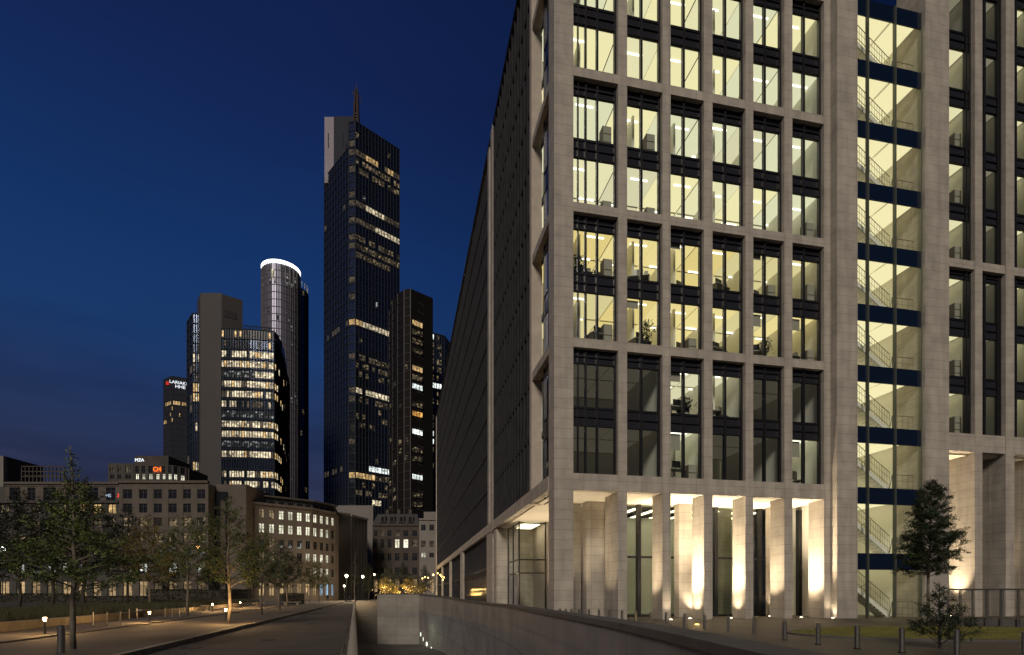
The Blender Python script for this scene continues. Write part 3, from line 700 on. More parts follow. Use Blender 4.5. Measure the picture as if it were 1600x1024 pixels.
def patS(i, j):
    t = rows.get(j)
    if t in ('Y','C','Y2'): return LY if t != 'C' else LDIM
    y = 930-(j*fhT-1.3)*858/220
    return ch(r1, [(.5, LDIM)]) if 230 < y < 450 else (ch(r1, [(.2, LDIM)]))
def patL(i, j):
    y = 930-(j*fhT-1.3)*858/220
    if 240 < y < 350 or j == rows.get('x'): return ch(r1, [(.07, LDIM)])
    if fl_of(508) == j or fl_of(735) == j: return ch(r1, [(.5, LDIM)])
    return None
bud = [99]
rs = [face_grid(T, A2, A3, 0, ZT, NF, 14, patR, TGLK, TBAR, .12, budget=bud), face_grid(T, A1, A2, 0, ZT, NF, 1, patS, TGL2, TBAR, .3, budget=[0]), face_grid(T, A0, A1, 0, ZT-10, NF-3, 9, patL, TGL, TBAR, .16, budget=[0])]
flush(T, rs)
mb = MB(); mb.prism([A0,A1,A2,A3,A4,(A0[0]+4,A0[1]+12)], 0, ZT-10.2); mb.prism([(A1[0]-.4,A1[1]+.6),A1,A2,A3,A4,(A0[0]+10,A0[1]+14)], ZT-10, ZT+.5); mb.build('roof_mass', TGLK, T)
a = G(507,234); b = G(521.5,234); MB().prism([a,b,(b[0]*1.03,b[1]*1.03),(a[0]*1.03,a[1]*1.03)], ZT-14, Z(183,234)).build('crown_slab', GREYP, T)
a = G(521.7,231); b = G(553,231); MB().prism([a,b,(b[0]*1.03,b[1]*1.03),(a[0]*1.03,a[1]*1.03)], ZT-12, Z(182,231)).build('crown_slab', mat('crown_dark_panel', (.022,.025,.038), .7, 0, spec=.2), T)
ax, ay = G(557,226)
mb = MB(); zt0 = ZT-2
for dx, dy in ((-1.1,-1.1),(1.1,-1.1),(1.1,1.1),(-1.1,1.1)): mb.tube([(ax+dx,ay+dy,zt0),(ax+dx*.4,ay+dy*.4,Z(150,228)),(ax,ay,Z(143,228))], [.42,.3,.15], 5)
for t in range(9):
    z_ = zt0+t*1.25; q = 1.1-t*.06; mb.box(ax-q,ax+q,ay-q-.08,ay-q+.08,z_,z_+.18); mb.box(ax-q,ax+q,ay+q-.08,ay+q+.08,z_,z_+.18)
mb.tube([(ax,ay,zt0),(ax,ay,Z(134,228))], [.35,.08], 6)
for z_, x_ in ((Z(152,228),-1.7),(Z(157,228),1.4),(Z(165,228),1.9),(Z(170,228),-1.2)): mb.tube([(ax,ay,z_-1),(ax+x_,ay,z_)], .09, 5); mb.tube([(ax+x_,ay,z_-1.2),(ax+x_,ay,z_+.9)], .12, 5)
mb.build('antenna', mat('antenna_steel', (.06,.04,.04), .6, .3), T)
for px in (571,536,513): MB().tube([(*G(px,228),ZT-4),(*G(px,228),ZT+2.0)], .2, 6).build('roof_vent', TBAR, T)

# --- black tower with a rounded corner, right of it
T = empty('rounded_tower', 'near black tower with a rounded top left corner beside the tall skyscraper', 'tower')
r2 = random.Random(5); poly = []
zR = Z(451,190)
cx, cy = G(641,196); 
pl = [G(608,204), G(613,200), G(621,195), G(631,191), G(641,190)]
hts = [Z(486,204), Z(470,200), Z(460,195), Z(453,191), zR]
mb = MB()
for i in range(4):
    mb.face([(*pl[i],0),(*pl[i+1],0),(*pl[i+1],hts[i+1]),(*pl[i],hts[i])])
pr = G(676.5,199); bk = (pr[0]-6, pr[1]+18); bl = (pl[0][0]+2, pl[0][1]+22)
mb.face([(*pl[4],0),(*pr,0),(*pr,zR+1.5),(*pl[4],zR)]); mb.face([(*pr,0),(*bk,0),(*bk,zR),(*pr,zR+1.5)])
mb.face([(*p,h) for p, h in zip(pl, hts)]+[(*pr,zR+1.5),(*bk,zR),(*bl,hts[0])]); mb.build('body', TDARK, T)
nfl = 34; fz = zR/nfl
for j in range(1, nfl): 
    mb = None
br_ = MB()
for j in range(1, nfl):
    z_ = j*fz; br_.obox(G(653,193), G(668,197), -.12, .02, z_-.3, z_+.3)
    if z_ < hts[0]-2:
        for i in range(4): br_.obox(pl[i], pl[i+1], -.14, 0, z_-.14, z_+.14)
for s in range(0,5): br_.obox(pl[s], (pl[s][0]+.25, pl[s][1]), -.2, 0, 0, hts[min(s,4)])
br_.build('floor_band', mat('brown_cladding', (.030,.024,.022), .6), T)
lows = {int(Z(y,195)/fz): m for y, m in ((507,LY),(521,SPK),(543,SPK),(558,SPK),(583,LY),(591,SPK),(605,LC),(654,LO),(678,LC),(703,SPK),(714,SPK),(749,LC),(791,SPK),(633,SPK),(770,SPK))}
for j, m in lows.items():
    for i in range(4):
        a = G(642.5+i*4.6+0, 190.6+i*.9); b = G(642.5+i*4.6+3.9, 190.6+i*.9+.7); z_ = j*fz+.7
        w1 = MB(); q = [(a[0],a[1]-.12,z_),(b[0],b[1]-.12,z_),(b[0],b[1]-.12,z_+1.7),(a[0],a[1]-.12,z_+1.7)]; w1.face(q, 0, [(a[0],z_),(b[0],z_),(b[0],z_+1.7),(a[0],z_+1.7)]); w1.build('window', m, T)
rest = MB()
for j in range(1, nfl-6):
    for i in range(4):
        if r2.random() < (.30 if i < 2 else .07):
            a = Vector(pl[i]).lerp(Vector(pl[i+1]), .2); b = Vector(pl[i]).lerp(Vector(pl[i+1]), .7); z_ = j*fz+.7
            rest.face([(a.x,a.y-.15,z_),(b.x,b.y-.15,z_),(b.x,b.y-.15,z_+1.6),(a.x,a.y-.15,z_+1.6)], 0, [(j*3.1+i,z_),(j*3.1+i+1,z_),(j*3.1+i+1,z_+1.6),(j*3.1+i,z_+1.6)])
o = rest.build('corner_windows', SPK, T); o['kind'] = 'stuff'
# --- slim tower peeping out at the right
T = empty('slim_tower', 'slim dark blue tower partly hidden behind the office block', 'tower')
z3 = Z(525,235); c0 = G(674,232); c1 = G(694,235); c2 = G(704,243)
r3 = random.Random(8); fz = 3.4; nf = int(z3/fz)
def p3(i, j):
    y = 930-(j*fz-1.3)*858/235
    if 603 < y < 617: return LC
    return ch(r3, [(.5, SPK if y < 640 else LDIM), (.04, LC)]) if i in (0,2,3) else None
rs = [face_grid(T, c0, c1, 0, z3, nf, 5, p3, TGLK, TBAR, .2, budget=[90]), face_grid(T, c1, c2, 0, z3, nf, 3, lambda i,j: None, TGL, TBAR, .3, budget=[0])]
flush(T, rs); MB().prism([c0,c1,c2,(c0[0]+5,c0[1]+15)], 0, z3-.1).build('body', TGLK, T)

# --- slab tower with granite core, left group
T = empty('slab_tower', 'broad glass office tower with a windowless granite core and many lit floors', 'tower')
YS = 180; zc = Z(458,184); K0 = G(308,189); K1 = G(313,184); K2 = G(346.5,184); K3 = G(379,188)
MB().prism([K1,K2,(K2[0]*1.04,K2[1]*1.04),K0], 0, zc).build('granite_core', CORE, T)
K3b = (K3[0]*1.05, K3[1]*1.05); MB().prism([(K2[0]-.05,K2[1]),K3,K3b,(K2[0],K2[1]+7)], Z(545,186), zc-.3).build('granite_crown', CORE, T)
mb = MB()
for a, b in ((.10,.38),(.43,.70)): mb.obox(Vector(K2).lerp(Vector(K3),a), Vector(K2).lerp(Vector(K3),b), -.12, .3, Z(496,185), Z(485,185))
mb.build('louvre', ROOF, T)
fz = 3.32; zg = Z(503,182); nf = int(zg/fz); zg = nf*fz; r4 = random.Random(21)
F0 = G(346.5,182); F1 = G(390,182.6); F2 = G(428,184)
state = {}
def ysc(j): return 930-(j*fz+1.7-1.3)*858/182
full = {}
for j in range(nf):
    y = ysc(j); t = 'dim'
    for (a, b, v) in ((538,552,'part'),(552,568,'most'),(568,582,'all'),(582,596,'right'),(596,612,'all'),(612,627,'most'),(627,640,'part'),(640,652,'speck'),(652,668,'all'),(664,684,'all'),(684,697,'speck'),(697,713,'all'),(713,727,'none'),(727,741,'most'),(741,757,'most'),(757,775,'part')):
        if a <= y < b: t = v; break
    full[j] = t
def pf(off):
    def f(i, j):
        t = full[j]; i += off
        if t == 'all': return LW if r4.random() < .80 else (LY if r4.random() < .6 else LDIM)
        if t == 'most': return ch(r4, [(.60, LW), (.12, LY), (.14, LDIM)])
        if t == 'right': return LW if i > 12 else SPKC
        if t == 'part': return LW if (2 < i < 9 and r4.random() < .8) or r4.random() < .15 else (LDIM if r4.random() < .4 else None)
        if t == 'speck': return SPKC
        if ysc(j) < 540: return ch(r4, [(.08, LY), (.1, SPK)])
        return None
    return f
bud = [99]
rsF = rs = [face_grid(T, F0, F1, 0, zg, nf, 11, pf(0), TSLAB, TBAR, .16, (.80,.60), bud), face_grid(T, F1, F2, 0, zg, nf, 9, pf(11), TSLAB, TBAR, .16, (.80,.60), [0])]
cur = [F2, G(434,187), G(439.5,191), G(443.5,197), G(446,206)]
for i in range(4): rs.append(face_grid(T, cur[i], cur[i+1], 0, zg-i*.5, nf, 2, (lambda q: (lambda a, b: (LY if r4.random() < .5 else LW) if full[b] in ('all','most') and r4.random() < .9-.2*q and ysc(b) > 560 else None))(i), TSLAB, TBAR, .14, (.88,.6), [0]))
rs.append(face_grid(T, cur[4], G(452,222), 0, zg-3, nf, 4, lambda a, b: ch(r4, [(.06, SPK)]), TGLK, TBAR, .14, (.88,.6), [0]))
MB().prism([F0,F1,F2]+cur[1:]+[G(452,222),(F0[0]+4,F0[1]+30)], 0, zg-3.2).prism([(p[0]*.999,p[1]+.5) for p in [F0,F1,F2]+cur[1:]+[(F0[0]+4,F0[1]+25)]], zg-3.5, zg-1.2).build('body', TGLK, T)
mb = MB()
for i in range(14): p = Vector(F0).lerp(Vector(F2), .35+i*.65/13); mb.tube([(p.x,p.y+.4,zg),(p.x,p.y+.4,zg+1.4)], .1, 4)
mb.obox((F0[0]+7,F0[1]+.6), (F2[0],F2[1]+.6), -.05, .05, zg+1.2, zg+1.5); mb.build('roof_railing', TBAR, T)
# glass wing left of the core
zl = Z(490,186); W0_ = G(293,192); W1 = G(301.5,186); W2 = G(312.8,186.5); nfl = int(zl/3.32)
rs = [face_grid(T, W0_, W1, 0, zl, nfl, 2, lambda i,j: ch(r4, [(.12, LDIM)]), TGL, TBAR, .3, (.85,.8), [0]),
      face_grid(T, W1, W2, 0, zl, nfl, 3, lambda i,j: (ch(r4, [(.3, LY), (.2, LW), (.2, SPK)]) if ysc(j) > 550 and (j//2) % 2 == 0 else ch(r4, [(.15, SPK)])), TGLK, TBAR, .2, (.8,.8), [0])]
flush(T, rsF+rs); MB().prism([W0_,W1,W2,(W2[0],W2[1]+8),(W0_[0],W0_[1]+6)], 0, zl-.2).build('body', TGLK, T)
# flush the rest windows of the front faces too
T_slab = T

# --- round tower with the bright ring
T = empty('round_tower', 'round tower crowned by a bright white ring of light', 'tower')
def rtower(pxc, Yc, rad, zt, n, skin, bar, nf, pat, bw):
    cx, cy = G(pxc, Yc); pts = [(cx+rad*math.cos(-math.pi+i*math.pi*1.1/n), cy+rad*math.sin(-math.pi+i*math.pi*1.1/n)) for i in range(n+1)]
    rs = []
    for i in range(n): rs.append(face_grid(T, pts[i], pts[i+1], 0, zt, nf, 2, pat, skin, bar, bw, (.85,.7), [0]))
    full_ = [(cx+(rad-.15)*math.cos(i*math.tau/40), cy+(rad-.15)*math.sin(i*math.tau/40)) for i in range(40)]
    MB().prism(full_, 0, zt-.1).build('body', TGLK, T)
    return (cx, cy), rs
r5 = random.Random(31); ztA = Z(408,262)-1.1
(cx, cy), rsA = rtower(439.2, 270, 8.7, ztA, 14, mat('violet_glass', (.20,.20,.28), .35, .5), TBARL, 46, lambda i,j: (ch(r5, [(.3, SPKC)]) if j > 42 else ch(r5, [(.02, SPKC)])), .16)
mb = MB(); zc1 = Z(408,262); NSEG = 64
def ring(r_o, r_i, z0, z1, m, nm, cx=cx, cy=cy):
    mb = MB()
    for i in range(NSEG):
        a = i*math.tau/NSEG; b = (i+1)*math.tau/NSEG
        ca, sa, cb, sb = math.cos(a), math.sin(a), math.cos(b), math.sin(b)
        o0=(cx+r_o*ca,cy+r_o*sa); o1=(cx+r_o*cb,cy+r_o*sb); i0=(cx+r_i*ca,cy+r_i*sa); i1=(cx+r_i*cb,cy+r_i*sb)
        mb.face([(*o0,z0),(*o1,z0),(*o1,z1),(*o0,z1)]); mb.face([(*i1,z0),(*i0,z0),(*i0,z1),(*i1,z1)]); mb.face([(*i0,z0),(*i1,z0),(*o1,z0),(*o0,z0)]); mb.face([(*o0,z1),(*o1,z1),(*i1,z1),(*i0,z1)])
    return mb.build(nm, m, T)
ring(9.0, 7.6, zc1-1.25, zc1+.35, RING, 'ring_light')
mb = MB()
for i in range(26):
    a = i*math.tau/26; mb.tube([(cx+8.85*math.cos(a),cy+8.6*math.sin(a),ztA-9),(cx+8.85*math.cos(a),cy+8.85*math.sin(a),zc1-.9)], .13, 5)
mb.build('crown_column', mat('white_column', (.45,.45,.46), .5), T)
if False: MB().prism([(cx+6*math.cos(i*math.tau/24), cy+6*math.sin(i*math.tau/24)) for i in range(24)], ztA-1, zc1-3).build('crown_drum', TGLK, T)
MB().box(cx-.9,cx+.0,cy-8.95,cy-8.85,ztA-7.3,ztA-3.4).build('crown_lamp', LW, T)
(c2x, c2y), rsB = rtower(458, 283, 7.2, Z(446,276), 10, TGLK, TBAR, 44, lambda i,j: ch(r5, [(.05, SPK)]), .14)
mb = MB()
for i in range(22):
    a = i*math.tau/22; mb.tube([(c2x+7.1*math.cos(a),c2y+7.1*math.sin(a),Z(446,276)-1),(c2x+7.1*math.cos(a),c2y+7.1*math.sin(a),Z(434,276))], .16, 5)
mb.build('crown_column', mat('pale_green_column', (.35,.37,.30), .5), T)
flush(T, rsA+rsB)
lamp('POINT', (cx,cy,zc1-1.6), 9000, (1,.97,.93), T, 1.5)

# --- far left tower with sign
T = empty('far_tower', 'far slender tower with red and white illuminated letters at its top', 'tower')
Yf = 350; q0 = G(256,352); q1 = G(268,346); q2 = G(293,350); zt = Z(590,348); r6 = random.Random(4); nf = 38; fz = zt/nf
def p6(i, j):
    if j == nf-5: return LY if i % 6 else None
    if j == nf-4: return None
    if nf-9 < j < nf-5: return ch(r6, [(.13, LY)])
    if j == 13: return ch(r6, [(.3, LY)])
    if j < 12: return ch(r6, [(.1, LDIM)])
    return None
V1 = mat('grey_violet_cladding', (.07,.065,.085), .55)
b6 = [80]
rs = [face_grid(T, q0, q1, 0, zt, nf, 5, p6, V1, TBAR, .25, (.6,.6), b6), face_grid(T, q1, q2, 0, zt, nf, 11, p6, V1, TBAR, .25, (.6,.6), b6)]
flush(T, rs); MB().prism([q0,q1,q2,(q2[0]+3,q2[1]+14),(q0[0]+3,q0[1]+14)], 0, zt-.2).build('body', V1, T)
def text(body, loc, size, m, parent=None, rz=0, name='sign_lettering', ext=.05):
    c = bpy.data.curves.new(name, 'FONT'); c.body = body; c.size = size; c.extrude = ext; c.materials.append(m); c.align_x = 'CENTER'
    tmp = bpy.data.objects.new(name, c); C.objects.link(tmp); bpy.context.view_layer.update()
    me = bpy.data.meshes.new_from_object(tmp.evaluated_get(bpy.context.evaluated_depsgraph_get())); bpy.data.objects.remove(tmp)
    if not me.materials: me.materials.append(m)
    o = bpy.data.objects.new(name, me); C.objects.link(o)
    if parent: o.parent = parent
    o.location = loc; o.rotation_euler = (R(90), 0, rz); return o
yaw = math.atan2(q2[1]-q1[1], q2[0]-q1[0])
X, Y_ = G(280,347.3); text('LARIAKI', (X-.6,Y_,Z(600,347)), 2.7, WHL, T, yaw)
X, Y_ = G(262.5,348.5); text('EL', (X,Y_-.3,Z(600,347)), 2.8, REDL, T, -.3)
X, Y_ = G(282,347.3); text('HHE', (X,Y_-.2,Z(607,347)), 2.9, WHL, T, yaw)

# --- stone buildings along the street
def stone_row(parent, cols, zbase, zt, rowspec, wall, pat, ground=None, back=14, budget=None, cornice=True):
    """cols: list of (plan point left, plan point right) per bay; rowspec: list of (z0,z1) window openings; real recess behind piers and bands"""
    allp = [c[0] for c in cols]+[cols[-1][1]]
    mb = MB()
    for (a, b) in cols:
        a = Vector(a); b = Vector(b)
        pa = a.lerp(b, .22); pb = a.lerp(b, .78)
        mb.obox(a, pa, 0, .5, zbase, zt); mb.obox(pb, b, 0, .5, zbase, zt)
        zprev = zbase
        for (z0, z1) in rowspec:
            if z0 > zprev: mb.obox(pa, pb, .05, .5, zprev, z0)
            zprev = z1
        mb.obox(pa, pb, .05, .5, zprev, zt)
    mb.build('wall', wall, parent)
    if cornice:
        mb = MB()
        for (a, b) in cols: mb.obox(a, b, -.35, .6, zt, zt+.5)
        mb.build('cornice', wall, parent)
        mb = MB()
        for (a, b) in cols: mb.obox(a, b, -.12, 0, rowspec[0][1]+.25, rowspec[0][1]+.5)
        mb.build('band_course', wall, parent)
    for ci, (a, b) in enumerate(cols):
        a = Vector(a); b = Vector(b); pa = a.lerp(b, .22); pb = a.lerp(b, .78); d = (pb-pa).normalized(); n = Vector((-d.y, d.x)); Lw = (pb-pa).length
        for ri, (z0, z1) in enumerate(rowspec):
            m = pat(ci, ri)
            if m is None: m = DK
            P = lambda s, z, o: (pa.x+d.x*s+n.x*o, pa.y+d.y*s+n.y*o, z)
            w1 = MB(); w1.face([P(0,z0,.3),P(Lw,z0,.3),P(Lw,z1,.3),P(0,z1,.3)], 1, [(ci*5,z0),(ci*5+Lw,z0),(ci*5+Lw,z1),(ci*5,z1)])
            for s_ in (0, Lw*.5-.04, Lw-.08): w1.obox(P(s_,0,0)[:2], P(s_+.09,0,0)[:2], .16, .28, z0, z1)
            w1.obox(P(0,0,0)[:2], P(Lw,0,0)[:2], .17, .27, z0+(z1-z0)*.7, z0+(z1-z0)*.7+.09)
            w1.build('window', [ROOF if m in (DK,SPK) else BARKD, m], parent)
rw_ = [(Z(y1,125),Z(y0,125)) for y0, y1 in ((911,931),(883,897),(859,872),(837,851),(814,827),(791,804))]
r7 = random.Random(77)
CB = empty('curved_stone_building', 'curved brown stone office building with rows of bright windows', 'building')
def Yc(px):
    xs = [345,373,410,450,487,520,529]; yv = [120,122,125.6,129.3,133,139.7,142]
    for i in range(6):
        if px <= xs[i+1]: return yv[i]+(yv[i+1]-yv[i])*(px-xs[i])/(xs[i+1]-xs[i])
    return 142
edges = [363,382.5,401,417,432.5,447,461,475,487.5,498,507.5,516,524]
cols = [(G(a,Yc(a)),G(b,Yc(b))) for a, b in zip(edges, edges[1:])]
rw2 = [(Z(930.5,122),Z(911,122)),(Z(898,122),Z(884,122)),(Z(873,122),Z(860,122)),(Z(852,122),Z(839,122)),(Z(829,122),Z(815,122)),(Z(805.5,122),Z(792,122))]
def pc(ci, ri):
    if ri == 5: return LROW if ci >= 4 else LMID
    if ri == 4: return LROW if ci < 11 else None
    if ri == 3: return LROW if ci == 0 else (LMID if ci < 5 and ci % 2 else (SPKC if ci < 7 else None))
    if ri == 2: return (LROW if 7 <= ci <= 10 else (LMID if ci < 6 else None))
    if ri == 1: return LROW if ci in (8,9,10) else (SPKC if ci % 2 == 0 else None)
    return ARC if ci < 9 else LBLUE
stone_row(CB, cols, 0, Z(785,122), rw2, BSTONE, pc)
MB().obox(G(345,120), G(363,Yc(363)), 0, 1, 0, Z(784,121)).build('end_wall', BSTONE, CB); MB().obox(G(524,Yc(524)), G(529,Yc(529)), 0, 1, 0, Z(785,122)).build('end_wall', BSTONE, CB)
# roof storey set back
mb = MB(); pp = [G(380,Yc(380)+4)]+[G(e,Yc(e)+4) for e in edges[2:]]; zt_ = Z(772,126)
mb.prism(pp+[(pp[-1][0]-5,pp[-1][1]+20),(pp[0][0],pp[0][1]+22)], Z(787,122), zt_+.1); mb.build('roof_storey', BGREY, CB)
mb = MB()
for a, b in zip(pp, pp[1:]):
    a = Vector(a); b = Vector(b); mb.obox(a.lerp(b,.2), a.lerp(b,.8), -.06, .02, Z(787,122)+.9, zt_-.8)
    
mb.build('roof_storey_window', DK, CB)
mb = MB(); [mb.obox(a, b, -.8, .3, zt_, zt_+.35) for a, b in zip(pp, pp[1:])]; mb.build('roof_edge', BSTONE, CB)

SB = empty('stone_building', 'straight brown stone building with square windows behind the trees', 'building')
ed = [186,212,235,258,281,303,325.5]; YB = 118
cols = [(G(a,YB),G(b,YB)) for a, b in zip(ed, ed[1:])]
rwB = [(Z(931,YB),Z(909,YB)),(Z(894,YB),Z(880,YB)),(Z(869,YB),Z(856,YB)),(Z(847,YB),Z(833,YB)),(Z(822,YB),Z(809,YB)),(Z(801,YB),Z(787,YB)),(Z(779,YB),Z(765,YB))]
def pb_(ci, ri):
    if ri == 0: return ARC
    if ri == 1: return LC if ci in (1,3,5) else SPKC
    if ri == 2: return SPKC if ci > 1 else SPK
    if ri in (3,4): return LMID if (ci+ri) % 3 else SPK
    return None
stone_row(SB, cols, 0, Z(755,YB), rwB, BSTONE, pb_)
MB().box(G(325.5,YB)[0], G(345,YB)[0], YB+2.5, YB+3, 0, Z(765,YB)).build('recessed_glazing', DK, SB)
MB().box(G(325.5,YB)[0], G(374,YB)[0], YB+3, YB+16, 0, Z(757,YB+3)).box(G(188,YB)[0], G(325.5,YB)[0], YB+.6, YB+16, 0, Z(756,YB)).build('roof_block', BSTONE, SB)
MB().box(G(345,120)[0], G(363,120)[0], 121.2, 133, 0, Z(786,121)).build('rear_block', BSTONE, SB)

SC = empty('long_stone_building', 'long low stone building at the left edge, mostly hidden by trees', 'building')
ed = [-60,-33,-6,20,44,68,92,116,140,163,186]
cols = [(G(a,YB+1),G(b,YB+1)) for a, b in zip(ed, ed[1:])]
rwC = rwB[:6]
def pC(ci, ri):
    if ri == 0: return ARC
    if ri == 5: return LY if ci in (7,8,9) else SPK
    if ri == 1: return LC if ci in (3,6) else SPKC
    return LMID if (ci*3+ri) % 4 == 0 else SPK
stone_row(SC, cols, 0, Z(785,YB), rwC, BGREY, pC)
ed2 = [8,38,60,95,130,160,186]; cols = [(G(a,YB+5),G(b,YB+5)) for a, b in zip(ed2, ed2[1:])]
stone_row(SC, cols, Z(790,YB), Z(757,YB+5), [(Z(783,YB+5),Z(762,YB+5))], BSTONE, lambda a, b: None)
MB().box(G(-60,YB)[0], G(186,YB)[0], YB+5.6, YB+18, 0, Z(760,YB+5)).box(G(-60,YB)[0], G(186,YB)[0], YB+1.6, YB+5.5, 0, Z(787,YB)).build('roof_block', BGREY, SC)
# roof trellis
mb = MB(); xa = G(34,YB+9)[0]; xb = G(100,YB+9)[0]; z0 = Z(757,YB+9); z1 = Z(729,YB+9); z2 = Z(745,YB+9)
for i in range(12):
    x = xa+(xb-xa)*i/11; mb.box(x-.09,x+.09,YB+8.9,YB+9.1,z0,z1-.2)
for z_ in (z1, (z1+z2)/2, z2): mb.box(xa,xb,YB+8.93,YB+9.07,z_-.1,z_+.1)
for i in range(6):
    x = xa+(xb-xa)*(i+.3)/6; mb.box(x,x+1.2,YB+8.95,YB+9.05,(z1+z2)/2-1,(z1+z2)/2-.85)
mb.build('roof_trellis', BDARK, SC)
text('ZYPUR', (G(175,YB)[0]+.2,YB+3.4,Z(772.5,YB)), 1.02, REDL, SC)
text('MS', (G(151,YB)[0],YB+3.4,Z(772.5,YB)), 1.0, BLL, SC)

WB = empty('signed_building', 'low rooftop office block with a small white sign and an orange sign', 'building')
YW = 145; xs0 = [168,185,200,209]; z0 = Z(757,YW)
rr = [(Z(748,YW),Z(741.5,YW)),(Z(738,YW),Z(729,YW))]
cols = [(G(a,YW),G(b,YW)) for a, b in zip([169,181,192,208],[181,192,208,209.5])]
stone_row(WB, cols, 0, Z(724,YW), rr, BGREY, lambda a, b: (LDIM if b else None), cornice=False)
e2 = [209,219,229,241,251,260,270,280,292]; YW2 = 143
cols = [(G(a,YW2+max(0,(a-270))*.12),G(b,YW2+max(0,(b-270))*.12)) for a, b in zip(e2, e2[1:])]
stone_row(WB, cols, 0, Z(727,YW2), [(Z(749,YW2),Z(741,YW2)),(Z(739,YW2),Z(728.5,YW2))], BGREY, lambda a, b: (LROW if b == 0 else None), cornice=False)
MB().box(G(209,YW2)[0], G(262,YW2)[0], YW2+.3, YW2+10, Z(730,YW2), Z(712,YW2)).box(G(169,YW)[0], G(209,YW)[0], YW+.5, YW+10, 0, Z(725,YW)).box(G(262,YW)[0], G(292,YW)[0], YW2+3, YW+10, 0, Z(728,YW2)).build('roof_block', BDARK, WB)
text('MZA', (G(217,YW2)[0],YW2+.2,Z(721,YW2)), 1.15, WHL, WB)
text('O4', (G(246,YW2)[0],YW2-.1,Z(737,YW2)), 1.7, ORL, WB)
MB().box(G(240,YW2)[0],G(252,YW2)[0],YW2-.05,YW2-.01,Z(738.5,YW2),Z(729.5,YW2)).build('sign_board', em('sign_board_glow', (1,.12,.01), .25), WB)

EB = tag(MB().box(G(-30,130)[0], G(5.2,130)[0], 130, 131, 0, Z(712.5,130)).box(G(-30,130)[0], G(5.2,130)[0], 131, 140, 0, Z(712.5,130)-.1).build('pale_block', BPALE), 'pale flat block at the left frame edge rising over the low roofs', 'building')  # pale front box, its own beige tone
MB().box(G(5.2,130)[0]+.01, G(12.5,136)[0], 131, 141, 0, Z(714,131)).build('side_wall', BGREY, EB)

PB = empty('plain_gabled_building', 'grey building with a blank side wall and narrow windows at the end of the street', 'building')
a0 = G(529,147); a1 = G(548,150); MB().obox(a0, a1, 0, 1, 0, Z(803,150)).build('side_wall', BGREY, PB)
pts_ = [548,554,559.5,564.5,569,574]; cols = [(G(a,150+(a-548)*.30),G(b,150+(b-548)*.30)) for a, b in zip(pts_, pts_[1:])]
rwP = [(Z(b_,152),Z(a_,152)) for a_, b_ in ((902,926),(885,898),(869,880),(849,862),(832,844),(813,822))]
stone_row(PB, cols, 0, Z(807,150), rwP, BPALE, lambda c, r_: LROW if (c == 0 and r_ in (1,2)) else (ARC if r_ == 0 else None))
MB().prism([a0,a1]+[c[1] for c in cols]+[G(560,180),G(530,165)], 0, Z(808,152)).build('rear_block', BGREY, PB)
tag(MB().prism([G(505,185),G(583,185),G(586,200),G(505,200)], 0, Z(790,185)).build('windowless_block', BPALE), 'plain pale block rising behind the end of the street', 'building')
MB_ = empty('mansard_building', 'dark old building with a slate mansard roof and two lit windows', 'building')
pts_ = [582,592,603,614,627,641,655]; cols = [(G(a,172),G(b,172)) for a, b in zip(pts_, pts_[1:])]
rwM = [(Z(b_,172),Z(a_,172)) for a_, b_ in ((905,925),(887,898),(865,876),(843,856),(829,838))]
stone_row(MB_, cols, 0, Z(822,172), rwM, BDARK, lambda c, r_: LROW if (r_ == 3 and c in (3,4)) else (LDIM if (r_ == 4 and c == 1) or (r_ == 3 and c == 5) or (r_ == 4 and c == 3) else (ARC if r_ == 0 else None)))
mb = MB(); a = G(582,172); b = G(655,172); za, zb2 = Z(822,172)+.5, Z(803,174)
mb.face([(a[0],172.2,za),(b[0],172.2,za),(b[0]-1,174.5,zb2),(a[0]+1,174.5,zb2)]); mb.face([(a[0]+1,174.5,zb2),(b[0]-1,174.5,zb2),(b[0]-1,186,zb2+.6),(a[0]+1,186,zb2+.6)])
mb.face([(b[0],172.2,za),(b[0],186,za),(b[0]-1,186,zb2+.6),(b[0]-1,174.5,zb2)]); mb.face([(a[0],186,za),(a[0],172.2,za),(a[0]+1,174.5,zb2),(a[0]+1,186,zb2+.6)]); mb.build('mansard_roof', ROOF, MB_)
for px in (598,612,627,641):
    x = G(px,172)[0]; MB().box(x-.9,x+.9,172.0,174.3,za+.6,za+2.6).build('dormer', BDARK, MB_)
    MB().box(x-.5,x+.5,171.9,171.99,za+.9,za+2.3).build('dormer_window', DK, MB_)
MB().box(G(655,172)[0]-.2, G(582,172)[0]+.2, 172.6, 186, 0, za).build('rear_block', BDARK, MB_)
for i in range(3):
    x = G(605+i*18,176)[0]; MB().box(x-.5,x+.5,176,177,zb2,zb2+1.6).build('chimney', BDARK, MB_)
PG = empty('pale_house', 'pale rendered house seen just left of the office block end', 'building')
pts_ = [655,668,681,695]; cols = [(G(a,165),G(b,165)) for a, b in zip(pts_, pts_[1:])]
rwG = [(Z(b_,165),Z(a_,165)) for a_, b_ in ((905,924),(864,871),(845,855),(820,829))]
stone_row(PG, cols, 0, Z(813,165), rwG, BPALE, lambda c, r_: LROW if r_ == 1 and c == 0 else (LDIM if r_ == 2 and c < 2 else (ARC if r_ == 0 else None)))
MB().box(G(655,165)[0],G(700,165)[0],165.6,178,0,Z(814,165)).box(G(658,165)[0],G(700,165)[0],170,178,Z(814,165),Z(800,170)).build('rear_block', BPALE, PG)

